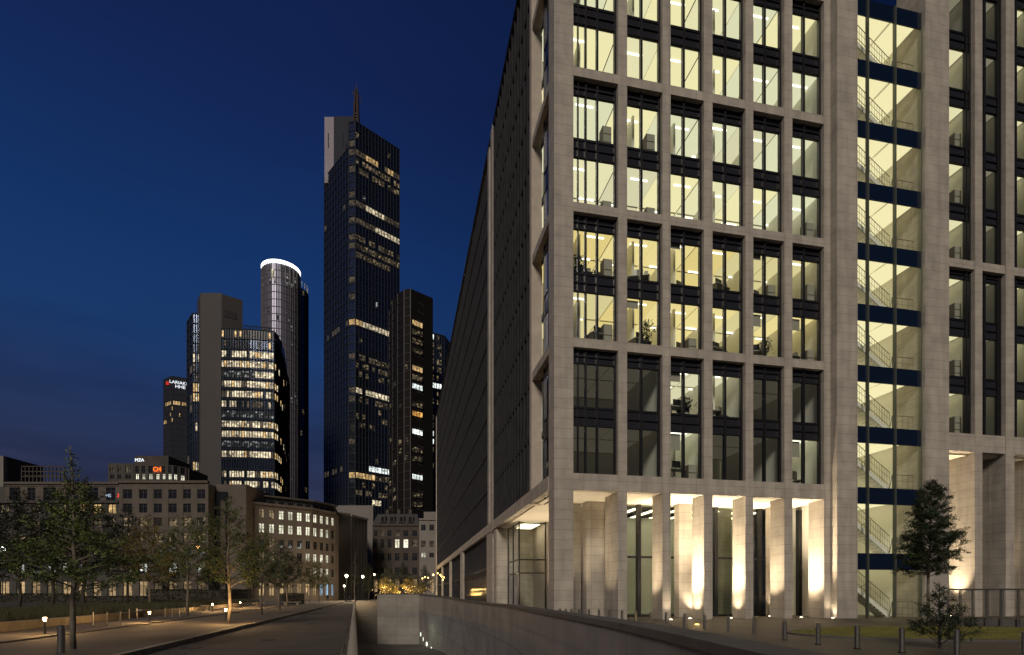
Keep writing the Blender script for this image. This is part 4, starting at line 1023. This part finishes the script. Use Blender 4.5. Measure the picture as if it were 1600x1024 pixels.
# ================================================================== TREES
def tree_mesh(h, r, z0, nb, leaves, ls, seed, up=.45, prof=None, tr=.06, lean=0, twigs=5):
    q = random.Random(seed); trunk = MB(); limbs = MB(); lf = MB()
    pts = []; rs_ = []
    for i in range(9):
        t = i/8; pts.append((lean*t*t+q.gauss(0,.012)*h*.5*(i > 0), q.gauss(0,.012)*h*.5*(i > 0), h*t)); rs_.append(tr*(1-t)**.8+.008)
    trunk.tube(pts, rs_, 8)
    def at(z):
        t = min(7.999, z/h*8); i = int(t); return Vector(pts[i]).lerp(Vector(pts[i+1]), t-i)
    prof = prof or (lambda t: (1-t)**.75*(.55+.45*min(1, t*6)))
    tw = []
    for i in range(nb):
        t = (i+q.random())/nb; z = z0+(h*.97-z0)*t; L_ = r*prof(t)*q.uniform(.65,1.15); a = i*2.4+q.uniform(-.5,.5)
        d = Vector((math.cos(a), math.sin(a), 0)); p = at(z); ps = [p]; upv = up*q.uniform(.6,1.4)
        for k in range(1, 5):
            s = k/4; ps.append(p+d*L_*s+Vector((0,0,L_*upv*s*(1-.15*s)))+Vector((q.gauss(0,.03),q.gauss(0,.03),q.gauss(0,.03)))*L_)
        limbs.tube(ps, [tr*.28*(1-.2*k)*(1-t*.6)+.004 for k in range(5)], 5, caps=False)
        for j in range(twigs):
            s = q.uniform(.25,1.0); f_ = s*4; k = min(3, int(f_)); c = ps[k].lerp(ps[k+1], f_-k)
            dd = (d*q.uniform(.2,1)+Vector((q.gauss(0,.7),q.gauss(0,.7),q.gauss(.1,.45)))).normalized()*L_*q.uniform(.2,.45)
            limbs.tube([c, c+dd], [.008*h/6,.003], 3, caps=False); tw.append((c, dd, L_))
        tw.append((ps[3], ps[4]-ps[3], L_))
    pick = q.choices(tw, weights=[t_[2]**1.3 for t_ in tw], k=leaves)
    for i in range(leaves):
        c, dd, _ = pick[i]; p = c+dd*q.uniform(.0,1.1)+Vector((q.gauss(0,1),q.gauss(0,1),q.gauss(0,1)))*ls*1.1
        a = Vector((q.gauss(0,1),q.gauss(0,1),q.gauss(-.2,.6))).normalized()*ls*q.uniform(.6,1.2); b = a.cross(Vector((q.gauss(0,1),q.gauss(0,1),q.gauss(0,1)))).normalized()*ls*.38
        lf.face([p-a, p+b, p+a, p-b])
    return trunk, limbs, lf
def make_tree(name, label, loc, parts, bark, leaf, group=None, rz=0, sc=1):
    o = empty(name, label, 'tree', loc, rz, group); o.scale = (sc,)*3
    parts[0].build('trunk', bark, o, smooth=True); parts[1].build('limbs', bark, o, smooth=True); parts[2].build('crown', leaf, o)
    return o
GT = 'young trees along the street on the left'
Y1 = 13.4; x_, y_ = G(115,Y1)
t1 = make_tree('tree', 'nearest slim tree on the left with olive leaves and a bare leader', (x_-.01,y_,0), tree_mesh(4.95,1.75,1.35,58,7200,.042,3,.42,lambda t: ((1-t)**1.7)*.98*min(1,.80+t*2)+.05,.058,.0,8), BARK, LEAF1, GT)
PM = tree_mesh(6.2,2.2,1.6,46,4600,.066,9,.5,None,.075,0,7)
pA = make_tree('tree', 'tree with the glowing bollard lamp at its trunk', (*G(357,25.8),0), PM, BARK, LEAF, GT, sc=1.0)
PD = tree_mesh(12,3.7,2.6,56,5600,.13,14,.5,lambda t: (1-t)**.8*min(1,.5+t*3),.16,0,7)
pD = make_tree('tree', 'large dark tree right behind the nearest slim tree', (*G(133,47),0), PD, BARKD, LEAFD, GT, sc=.98)
def ctree(src, px, Yd, sc, rz, label, leaf=None):
    c = copy_tree(src); c.location = (*G(px,Yd),0); c.rotation_euler = (0,0,rz); c.scale = (sc,)*3; c['label'] = label
    if leaf:
        for k in c.children:
            if k.name.startswith('crown'):
                k.data = k.data.copy(); k.data.materials[0] = leaf
    return c
ctree(pA, 293, 34, 1.08, 1.3, 'slim tree standing among the short posts, left of the glowing lamp tree')
ctree(pA, 409, 37, .98, 2.1, 'first tree right of the glowing lamp tree')
ctree(pA, 437, 50, 1.05, 3.3, 'second tree right of the glowing lamp tree, darker crown', LEAFD)
ctree(pA, 449, 62, 1.15, 4.0, 'third tree right of the glowing lamp tree', LEAFD)
ctree(pA, 484, 104, 1.45, .6, 'small yellow lit tree before the blue shopfront', LEAFY)  # yellow uplight put into the leaf colour, no lamp at this tree
ctree(pA, 498, 104, 1.35, 5.0, 'small dark tree nearest the blue shopfront', LEAF)
ctree(pA, 232, 46, 1.35, .3, 'yellowing tree behind the second lamp bollard', LEAFY)
ctree(pD, 30, 44, .85, 2.0, 'big dark tree nearest the left frame edge')
ctree(pD, 82, 52, 1.0, 4.0, 'big dark tree just left behind the nearest slim tree')
ctree(pD, 200, 58, .92, 1.0, 'dark tree between the big tree and the yellowing tree')
ctree(pD, 330, 78, .72, 5.1, 'dark tree far behind the short posts')
ctree(pD, 262, 66, .70, 2.7, 'dark tree behind the slim tree among the posts')
ctree(pD, -25, 50, .95, .9, 'big dark tree cut by the left frame edge')
# small lit trees at the far end of the lane
g2 = 'fairy lit trees beyond the retaining wall'
FL = tree_mesh(5.0,1.6,1.6,34,2200,.12,5,.4,lambda t: math.sin(math.pi*min(1,t*.85+.15))**.6,.09,0,6)
f0 = make_tree('lit_tree', 'leftmost low yellow lit tree beyond the retaining wall', (*G(602,112),0), FL, BARK, LEAFY, g2)
mb = MB(); q = random.Random(2)
for i in range(22):
    c = Vector((q.gauss(0,.9),q.gauss(0,.9),2.7+q.gauss(0,.8))); s = .035; mb.tube([c-Vector((0,0,s)),c+Vector((0,0,s))], s, 5)
mb.build('bulbs', BULB, f0)['kind'] = 'stuff'
lamp('POINT', (0.2,-1.9,2.5), 700, (1,.62,.2), f0, .2)
for px, t_, s_ in ((617,'second of the low yellow lit trees beyond the wall',.62),(640,'middle low yellow lit tree beyond the wall',1.0),(657,'rightmost low yellow lit tree beyond the wall',.8),):
    c = copy_tree(f0); c.location = (*G(px,114),0); c.rotation_euler = (0,0,px); c.scale = (s_,)*3; c['label'] = t_
for px, Yd, s_, t_ in ((577,125,.72,'dark tree right of the street lamps at the street end'),(608,135,.80,'dark tree above the first fairy lit tree'),(630,140,.85,'dark tree in front of the mansard building'),(664,128,.72,'dark tree before the pale house')):
    ctree(pD, px, Yd, s_, px, t_)
# plaza tree and bush
xt, yt = G(1451,22)
PT = tree_mesh(6.15,1.32,2.1,96,40000,.037,41,.45,lambda t: (1-t)**.55*min(1,.66+t*1.9),.058,.05,9)
make_tree('plaza_tree', 'small conical dark green tree on the lawn before the stair tower', (xt,yt,-.08), PT, BARK, LEAFP)
xt, yt = G(1468,14.6)
PB_ = tree_mesh(1.70,.85,.05,60,7000,.027,8,.8,lambda t: (1-t)**1.2*.9+.12,.02,0,7)
o = make_tree('bush', 'dark loose leafy bush in front of the plaza tree trunk', (xt,yt,-.1), PB_, BARKD, LEAFP); o['category'] = 'bush'
# bare sapling seen over the handrail
SP = tree_mesh(4.6,.5,2.0,14,160,.05,6,.9,None,.05,.1,2)
make_tree('sapling', 'thin bare sapling rising behind the handrail in mid street', (*G(554,40),-.1), SP, BARK, LEAF)

# ================================================================== LAWN, PLANTER, HEDGE
cx_, cy_ = G(1492,19.4)
mb = MB(); pts_ = [(cx_+5.6*math.cos(i*math.tau/64), cy_+2.9*math.sin(i*math.tau/64)) for i in range(64)]
mb.prism([(cx_+(p[0]-cx_)*1.035, cy_+(p[1]-cy_)*1.06) for p in pts_], -.12, -.02); tag(mb.build('lawn_kerb', COPE), kind='structure')
mb = MB(); q = random.Random(9)
rings = [0,.25,.5,.75,.96,1.0]
for a, b in zip(rings, rings[1:]):
    for i in range(64):
        p, s = pts_[i], pts_[(i+1) % 64]; f_ = lambda v, t: (cx_+(v[0]-cx_)*t, cy_+(v[1]-cy_)*t, .10-.12*t**4)
        mb.face([f_(p,a),f_(s,a),f_(s,b),f_(p,b)] if a else [f_(p,0),f_(s,b),f_(p,b)])
for i in range(9000):
    a = q.random()*math.tau; t = q.random()**.5; x = cx_+5.5*t*math.cos(a); y = cy_+2.8*t*math.sin(a); h = q.uniform(.03,.07); z = .10-.12*t**4
    mb.face([(x,y,z),(x+.012,y+q.uniform(-.01,.01),z),(x+q.uniform(-.02,.03),y,z+h)])
tag(mb.build('lawn', GRASS, smooth=False), 'oval yellow green lawn on the plaza around the small tree', 'lawn', kind='stuff')
# planter: low lit stone edge with grasses and shrubs behind it
def pl_x(y): return -12.1-.31*y
mb = MB(); y = 8.0
while y < 86:
    if not (30.5 < y < 32): mb.obox((pl_x(y),y),(pl_x(y+1.98),y+1.98),-.0,.28,0,.34)
    y += 2.0
tag(mb.build('planter_wall', KERB, bevel=.015), 'low pale stone planter wall along the path, lit by bollard lamps', 'wall')
mb = MB(); mb.face([(-90,8,.12),(pl_x(8)-.28,8,.28),(pl_x(86)-.28,86,.28),(-90,86,.12)]); tag(mb.build('planting_bed', SOIL), kind='structure')
mb = MB(); q = random.Random(12)
for i in range(26000):
    y = 9+75*q.random()**1.5; x = pl_x(y)-.45-q.random()**1.3*9; h = q.uniform(.25,.6)*(.7+.5*noise.noise(Vector((x*.5,y*.3,0)))+.3); a = q.random()*math.tau; b = .25*h
    wv = .012+.0006*y
    mb.face([(x-wv,y,.2),(x+wv,y,.2),(x+wv*.5+b*.5*math.cos(a),y+b*.5*math.sin(a),.2+h*.6),(x+b*math.cos(a),y+b*math.sin(a),.2+h)])
tag(mb.build('ornamental_grass', leafmat('dry_grass', (.04,.04,.018))), 'mass of tall ornamental grass in the planting bed', 'grass', kind='stuff')
def hedge(p0, p1, h, dpt, label, seed, lm=LEAFD):
    q = random.Random(seed); p0 = Vector(p0); p1 = Vector(p1); d = (p1-p0); L_ = d.length; d.normalize(); n = Vector((-d.y,d.x)); o = empty('hedge', label, 'hedge', (p0.x,p0.y,0))
    lf = MB(); core = MB(); core.obox((0,0),(d.x*L_,d.y*L_),.1,dpt-.1,0,h-.1); core.build('inner_twigs', BARKD, o)
    for i in range(int(L_*h*90)):
        s = q.random()*L_; t = q.choice((0,0,1))*dpt+q.gauss(0,.05); z = q.random()*h
        if q.random() < .4: z = h+q.gauss(0,.05); t = q.random()*dpt
        c = Vector((d.x*s+n.x*t, d.y*s+n.y*t, max(.02,z))); a = Vector((q.gauss(0,1),q.gauss(0,1),q.gauss(0,1))).normalized()*.11; b = a.orthogonal().normalized()*.06
        lf.face([c-a,c+b,c+a,c-b])
    lf.build('foliage', lm, o)
hedge(G(-20,88), G(128,92), 1.5, 1.5, 'dark clipped hedge at the left before the long stone building', 1)
hedge(G(130,84), G(228,86), 1.1, 1.2, 'dark low hedge behind the nearest big trees', 2)
hedge(G(228,80), G(392,84), 2.1, 1.5, 'long dark clipped hedge in front of the curved building', 3)
hedge(G(440,78), G(476,80), 1.5, 1.2, 'short dark hedge right of the benches', 4)

# ================================================================== STREET FURNITURE
def bollard(loc, label, group, h=.6, r=.045):
    o = empty('bollard', label, 'bollard', loc, 0, group)
    MB().tube([(0,0,-.02),(0,0,h-.05),(0,0,h-.05),(0,0,h)], [r,r,r*.9,r*.9], 16).build('post', STEEL, o, smooth=False)
    MB().tube([(0,0,h),(0,0,h+.012)], [r*1.05,r*.8], 16).build('cap', STEEL, o); MB().tube([(0,0,-.01),(0,0,.03)], r*1.35, 16).build('base_ring', METAL, o)
    return o
def copy_thing(src, loc, label, sc=1, rz=0):
    c = copy_tree(src); c.location = loc; c['label'] = label; c.scale = (sc,sc,sc); c.rotation_euler = (0,0,rz); return c
pb0 = None; lst = [(875,27.8),(884,27.6),(893,27.6),(905,27.3),(920,27.2),(936,27.0),(952,26.6),(972,25.9),(993,25.2),(1017,24.6),(1041,24.0),(1070,23.0),(1101,22.0),(1138,20.8),(1178,19.6),(1226,17.2),(1278,15.7),(1339,14.5),(1409,13.5),(1495,12.7),(1600,11.9)]
for i, (px, Yd) in enumerate(lst):
    lb = 'steel bollard behind the retaining wall, %s from the right' % (ORD[len(lst)-i-1] if 0 < len(lst)-i-1 < len(ORD) else 'nineteenth') if i < len(lst)-1 else 'steel bollard at the right frame edge'
    if i == 0: lb = 'farthest steel bollard behind the retaining wall, at the corner pier'
    loc = (*G(px,Yd), -.10 if Yd < 22 else -.1+.1*min(1,(Yd-22)/6))
    if pb0 is None: pb0 = bollard(loc, lb, 'steel bollards along the retaining wall', .62, .062)
    else: copy_thing(pb0, loc, lb, 1.0 if Yd > 19 else (1.0))
pl0 = None
for i, (px, py) in enumerate([(145.5,979.4),(167,977.5),(188,975.7),(202,968.7),(214,967.8),(258,966),(269,966.4),(281,965),(285,963),(303,958.5),(313,957)]):
    Yd = gY(py, 0.0); loc = (*G(px,Yd),0); lb = 'thin leaning steel post on the left path, %s from the left' % ORD[i+1]
    if pl0 is None: pl0 = bollard(loc, lb, 'short posts along the left path', .58, .028)
    else:
        c = copy_thing(pl0, loc, lb); 
    if i in (7,8): c.rotation_euler = (0, .18 if i == 8 else -.05, 0)
tag(bollard((*G(96,12.6),-.02), 'stout weathered steel bollard at the lower left beside the nearest tree', None, .64, .075), cat='bollard')
# lamp bollards
LBm = {}
def lamp_bollard(loc, label, e, h=.50):
    o = empty('lamp_bollard', label, 'lamp', loc, 0, 'glowing lamp bollards along the path')
    MB().tube([(0,0,0),(0,0,h-.12)], .03, 10).build('post', BARKD, o)
    MB().tube([(0,0,h-.12),(0,0,h)], [.035,.055], 12).build('lamp_glass', LAMP, o)
    MB().tube([(0,0,h),(0,0,h+.025)], [.08,.07], 12).build('cap', METAL, o)
    lamp('POINT', (.0,-.0,h+.12), e*8.0, (1,.56,.20), o, .05)
    return o
lamp_bollard((*G(70,18.6),0), 'leftmost glowing lamp bollard beside the planter wall', 22, .56)
lamp_bollard((*G(233.5,26.5),0), 'glowing lamp bollard in the line of thin posts', 34, .52)
lamp_bollard((*G(332,45),0), 'small glowing lamp bollard far behind the posts', 40, .6)
lamp_bollard((G(358,25.3)[0],25.0,.15), 'brightest glowing lamp standing against a tree trunk', 26, .55)
lamp_bollard((*G(375.5,56),0), 'distant glowing lamp just right of the brightest one', 60, .6)
lamp_bollard((*G(407,62),0), 'distant glowing lamp beside the benches', 60, .6)
lamp_bollard((*G(1132,25.3),-.05), 'small glowing light low in front of the arcade, between two bollards', 14, .1) if False else None
# light on the plaza floor
lp = empty('ground_light', 'glowing ground light on the plaza in front of the fourth opening', 'lamp', (*G(1089,24.6),-.03))
MB().tube([(0,0,0),(0,0,.03)], .14, 16).build('housing', STEEL, lp); MB().tube([(0,0,.031),(0,0,.05)], .09, 14).build('lens', em('amber_lens', (1,.6,.15), 7), lp); lamp('POINT', (0,0,.25), 7, (1,.62,.18), lp, .05)
# benches, long and low, catching the light
def bench(px0, px1, Yd, label):
    a, b = G(px0,Yd), G(px1,Yd+1); o = empty('bench', label, 'bench', (a[0],a[1],0), math.atan2(b[1]-a[1], b[0]-a[0]), 'low benches along the left path'); L_ = math.hypot(b[0]-a[0], b[1]-a[1])
    MB().box(0,L_,0,.5,.36,.45).build('seat', KERB, o, bevel=.01)
    for s in (.3, L_-.5): MB().box(s,s+.2,.08,.42,0,.36).build('leg', CONC, o)
bench(204,226,40,'low stone bench left of the second lamp bollard'); bench(222,246,33,'low stone bench lit behind the second lamp bollard'); bench(318,338,47,'low stone bench beside the small far lamp'); bench(398,414,60,'low stone bench between the two most distant lamps'); bench(440,470,70,'long low bench before the short dark hedge')
# street lamps at the end of the street
def street_lamp(px, Yd, zt, label, e, m=LAMPW, glob=.28):
    o = empty('street_lamp', label, 'street lamp', (*G(px,Yd),0), 0, 'street lamps at the end of the street')
    MB().tube([(0,0,0),(0,0,1),(0,0,zt)], [.12,.08,.05], 8).build('pole', METAL, o)
    mb = MB(); mb.tube([(0,0,zt),(0,0,zt+glob*.6),(0,0,zt+glob*1.5),(0,0,zt+glob*2)], [glob*.5,glob,glob*.9,glob*.2], 10); mb.build('lantern', m, o)
    MB().tube([(0,0,zt+glob*2),(0,0,zt+glob*2.3)], [glob*.9,.05], 10).build('lantern_cap', METAL, o)
    lamp('POINT', (0,-.4,zt+glob), e, (1,.72,.42), o, .3)
street_lamp(541.5,112,Z(902,112),'brightest street lamp at the end of the street', 3500)
street_lamp(567,132,Z(903,132),'street lamp right of the brightest one before the narrow building', 6000)
street_lamp(538,120,Z(917,120),'low lamp at the foot of the blank side wall', 1200, glob=.18)
street_lamp(309,100,Z(857,100),'orange street lamp glowing between the tree crowns', 300, em('orange_lantern', (1,.5,.15), 9), .3)
street_lamp(4,95,Z(862,95),'white floodlight behind the dark trees at the left edge', 300, em('cold_lantern', (.9,.95,1), 10), .4)
street_lamp(585,118,Z(899,118),'small lamp left of the fairy lit trees', 120, glob=.16)
# string lights by the end of the block
sl = empty('string_lights', 'string of amber bulbs hanging beside the far end of the office block', 'string lights', (0,0,0))
wire = MB(); bl = MB(); prevp = None
for i, (px, py) in enumerate([(660,904),(664,902),(669,903),(677,898.5),(684,896),(688,898.5),(690,901),(694,902.5),(692,906)]):
    Yd = 108-i*.8; p = Vector((*G(px,Yd), Z(py,Yd)))
    if prevp: wire.tube([prevp, (prevp+p)/2-Vector((0,0,.12)), p], .015, 4)
    prevp = p; s = .13 if i != 3 else .18; MB().tube([p-Vector((0,0,s)), p, p+Vector((0,0,s))], [s*.4,s,s*.4], 8).build('bulb', BULB, sl)
wire.build('wire', METAL, sl)
MB().tube([(*G(660,108),0),(*G(660,108),Z(903,108))], .04, 6).build('pole', METAL, sl)

# steel frame railing on the plaza
fr_ = empty('steel_frame_railing', 'tall open steel frame railing before the right wing', 'railing', (0,0,0))
pxs = [1481,1499.5,1519,1541,1564,1590,1618]; P_ = [Vector((*G(p, 25.3-(p-1481)*.016),0)) for p in pxs]; zt_ = [Z(922.5,p.y) for p in P_]
for i, p in enumerate(P_):
    t_ = .028 if i not in (3,4) else .05; MB().box(-t_,t_,-.02,.02,-.05,zt_[i]).box(t_+.04,t_+.055,-.02,.02,-.05,zt_[i]).build('upright', STEEL, fr_, (p.x,p.y,0), TH-.3)
mb = MB()
for i in range(len(P_)-1): mb.obox(P_[i].xy, P_[i+1].xy, -.04, .04, (zt_[i],zt_[i+1]), (zt_[i]+.07,zt_[i+1]+.07))
mb.build('top_rail', STEEL, fr_)
mb = MB(); mb.obox(P_[0].xy, P_[-1].xy, .10, .4, -.05, .27); tag(mb.build('plinth', COPE), 'low dark stone plinth behind the steel frame railing', 'plinth')
# pale inlaid strip in the paving
a, b = G(1248,gY(978,-.1)), G(1306,gY(983.3,-.1)); tag(MB().obox(a, b, 0, .05, -.1, -.09).build('drain_channel', STEEL), kind='structure')

for i, (px, py, z_) in enumerate([(420,1000,-.13),(300,1012,-.13),(486,975,-.13)]):
    o = empty('manhole_cover', 'round iron cover set in the cobbled road, %s' % ('in the middle','nearest the kerb','farthest up the road')[i], 'manhole cover', (*G(px,gY(py,z_)),z_))
    MB().tube([(0,0,-.02),(0,0,.004)], .34, 24).build('rim', METAL, o); MB().tube([(0,0,.004),(0,0,.012)], .29, 24).build('lid', mat('cast_iron_%d' % i, (.05,.048,.045), .5, .6, var=.4, vscale=14, bump=.8), o)
# people far up the street
def person(loc, h, rz, label, stride=.2):
    o = empty('person', label, 'person', loc, rz, 'people at the end of the street'); s = h/1.75
    v = [(0,0,.93),(0,0,1.15),(0,0,1.38),(0,0,1.50),(0,0,1.60),(0,.02,1.70),(.10,0,.90),(.12,stride*.4,.50),(.12,stride*.2,.08),(.12,stride*.2+.14,.04),(-.10,0,.90),(-.12,-stride*.1,.50),(-.12,-stride*.9,.08),(-.12,-stride*.9+.14,.04),
         (.19,0,1.40),(.25,-.05,1.12),(.26,.05,.88),(-.19,0,1.40),(-.25,.05,1.12),(-.26,.10,.88)]
    e = [(0,1),(1,2),(2,3),(3,4),(4,5),(0,6),(6,7),(7,8),(8,9),(0,10),(10,11),(11,12),(12,13),(2,14),(14,15),(15,16),(2,17),(17,18),(18,19)]
    r_ = [.15,.14,.15,.06,.09,.10,.09,.065,.04,.035,.09,.065,.04,.035,.06,.045,.035,.06,.045,.035]
    me = bpy.data.meshes.new('body'); me.from_pydata([(a*s,b*s,c*s) for a,b,c in v], e, []); ob = bpy.data.objects.new('body', me); C.objects.link(ob); ob.parent = o; me.materials.append(CLOTH)
    md = ob.modifiers.new('skin','SKIN'); 
    me.skin_vertices.new() if not me.skin_vertices else None
    for i, q in enumerate(r_): me.skin_vertices[0].data[i].radius = (q*s,q*s)
    me.skin_vertices[0].data[0].use_root = True
    ob.modifiers.new('sub','SUBSURF').levels = 1
person((*G(541,100),-.1), 1.45, 2.6, 'person in dark clothes walking nearest the street lamp', .3)
person((*G(546,104),-.1), 1.4, 3.3, 'person in dark clothes walking right of the other one', .25)
person((*G(512,108),0), 1.4, .4, 'person in dark clothes standing before the blue shopfront', .05)
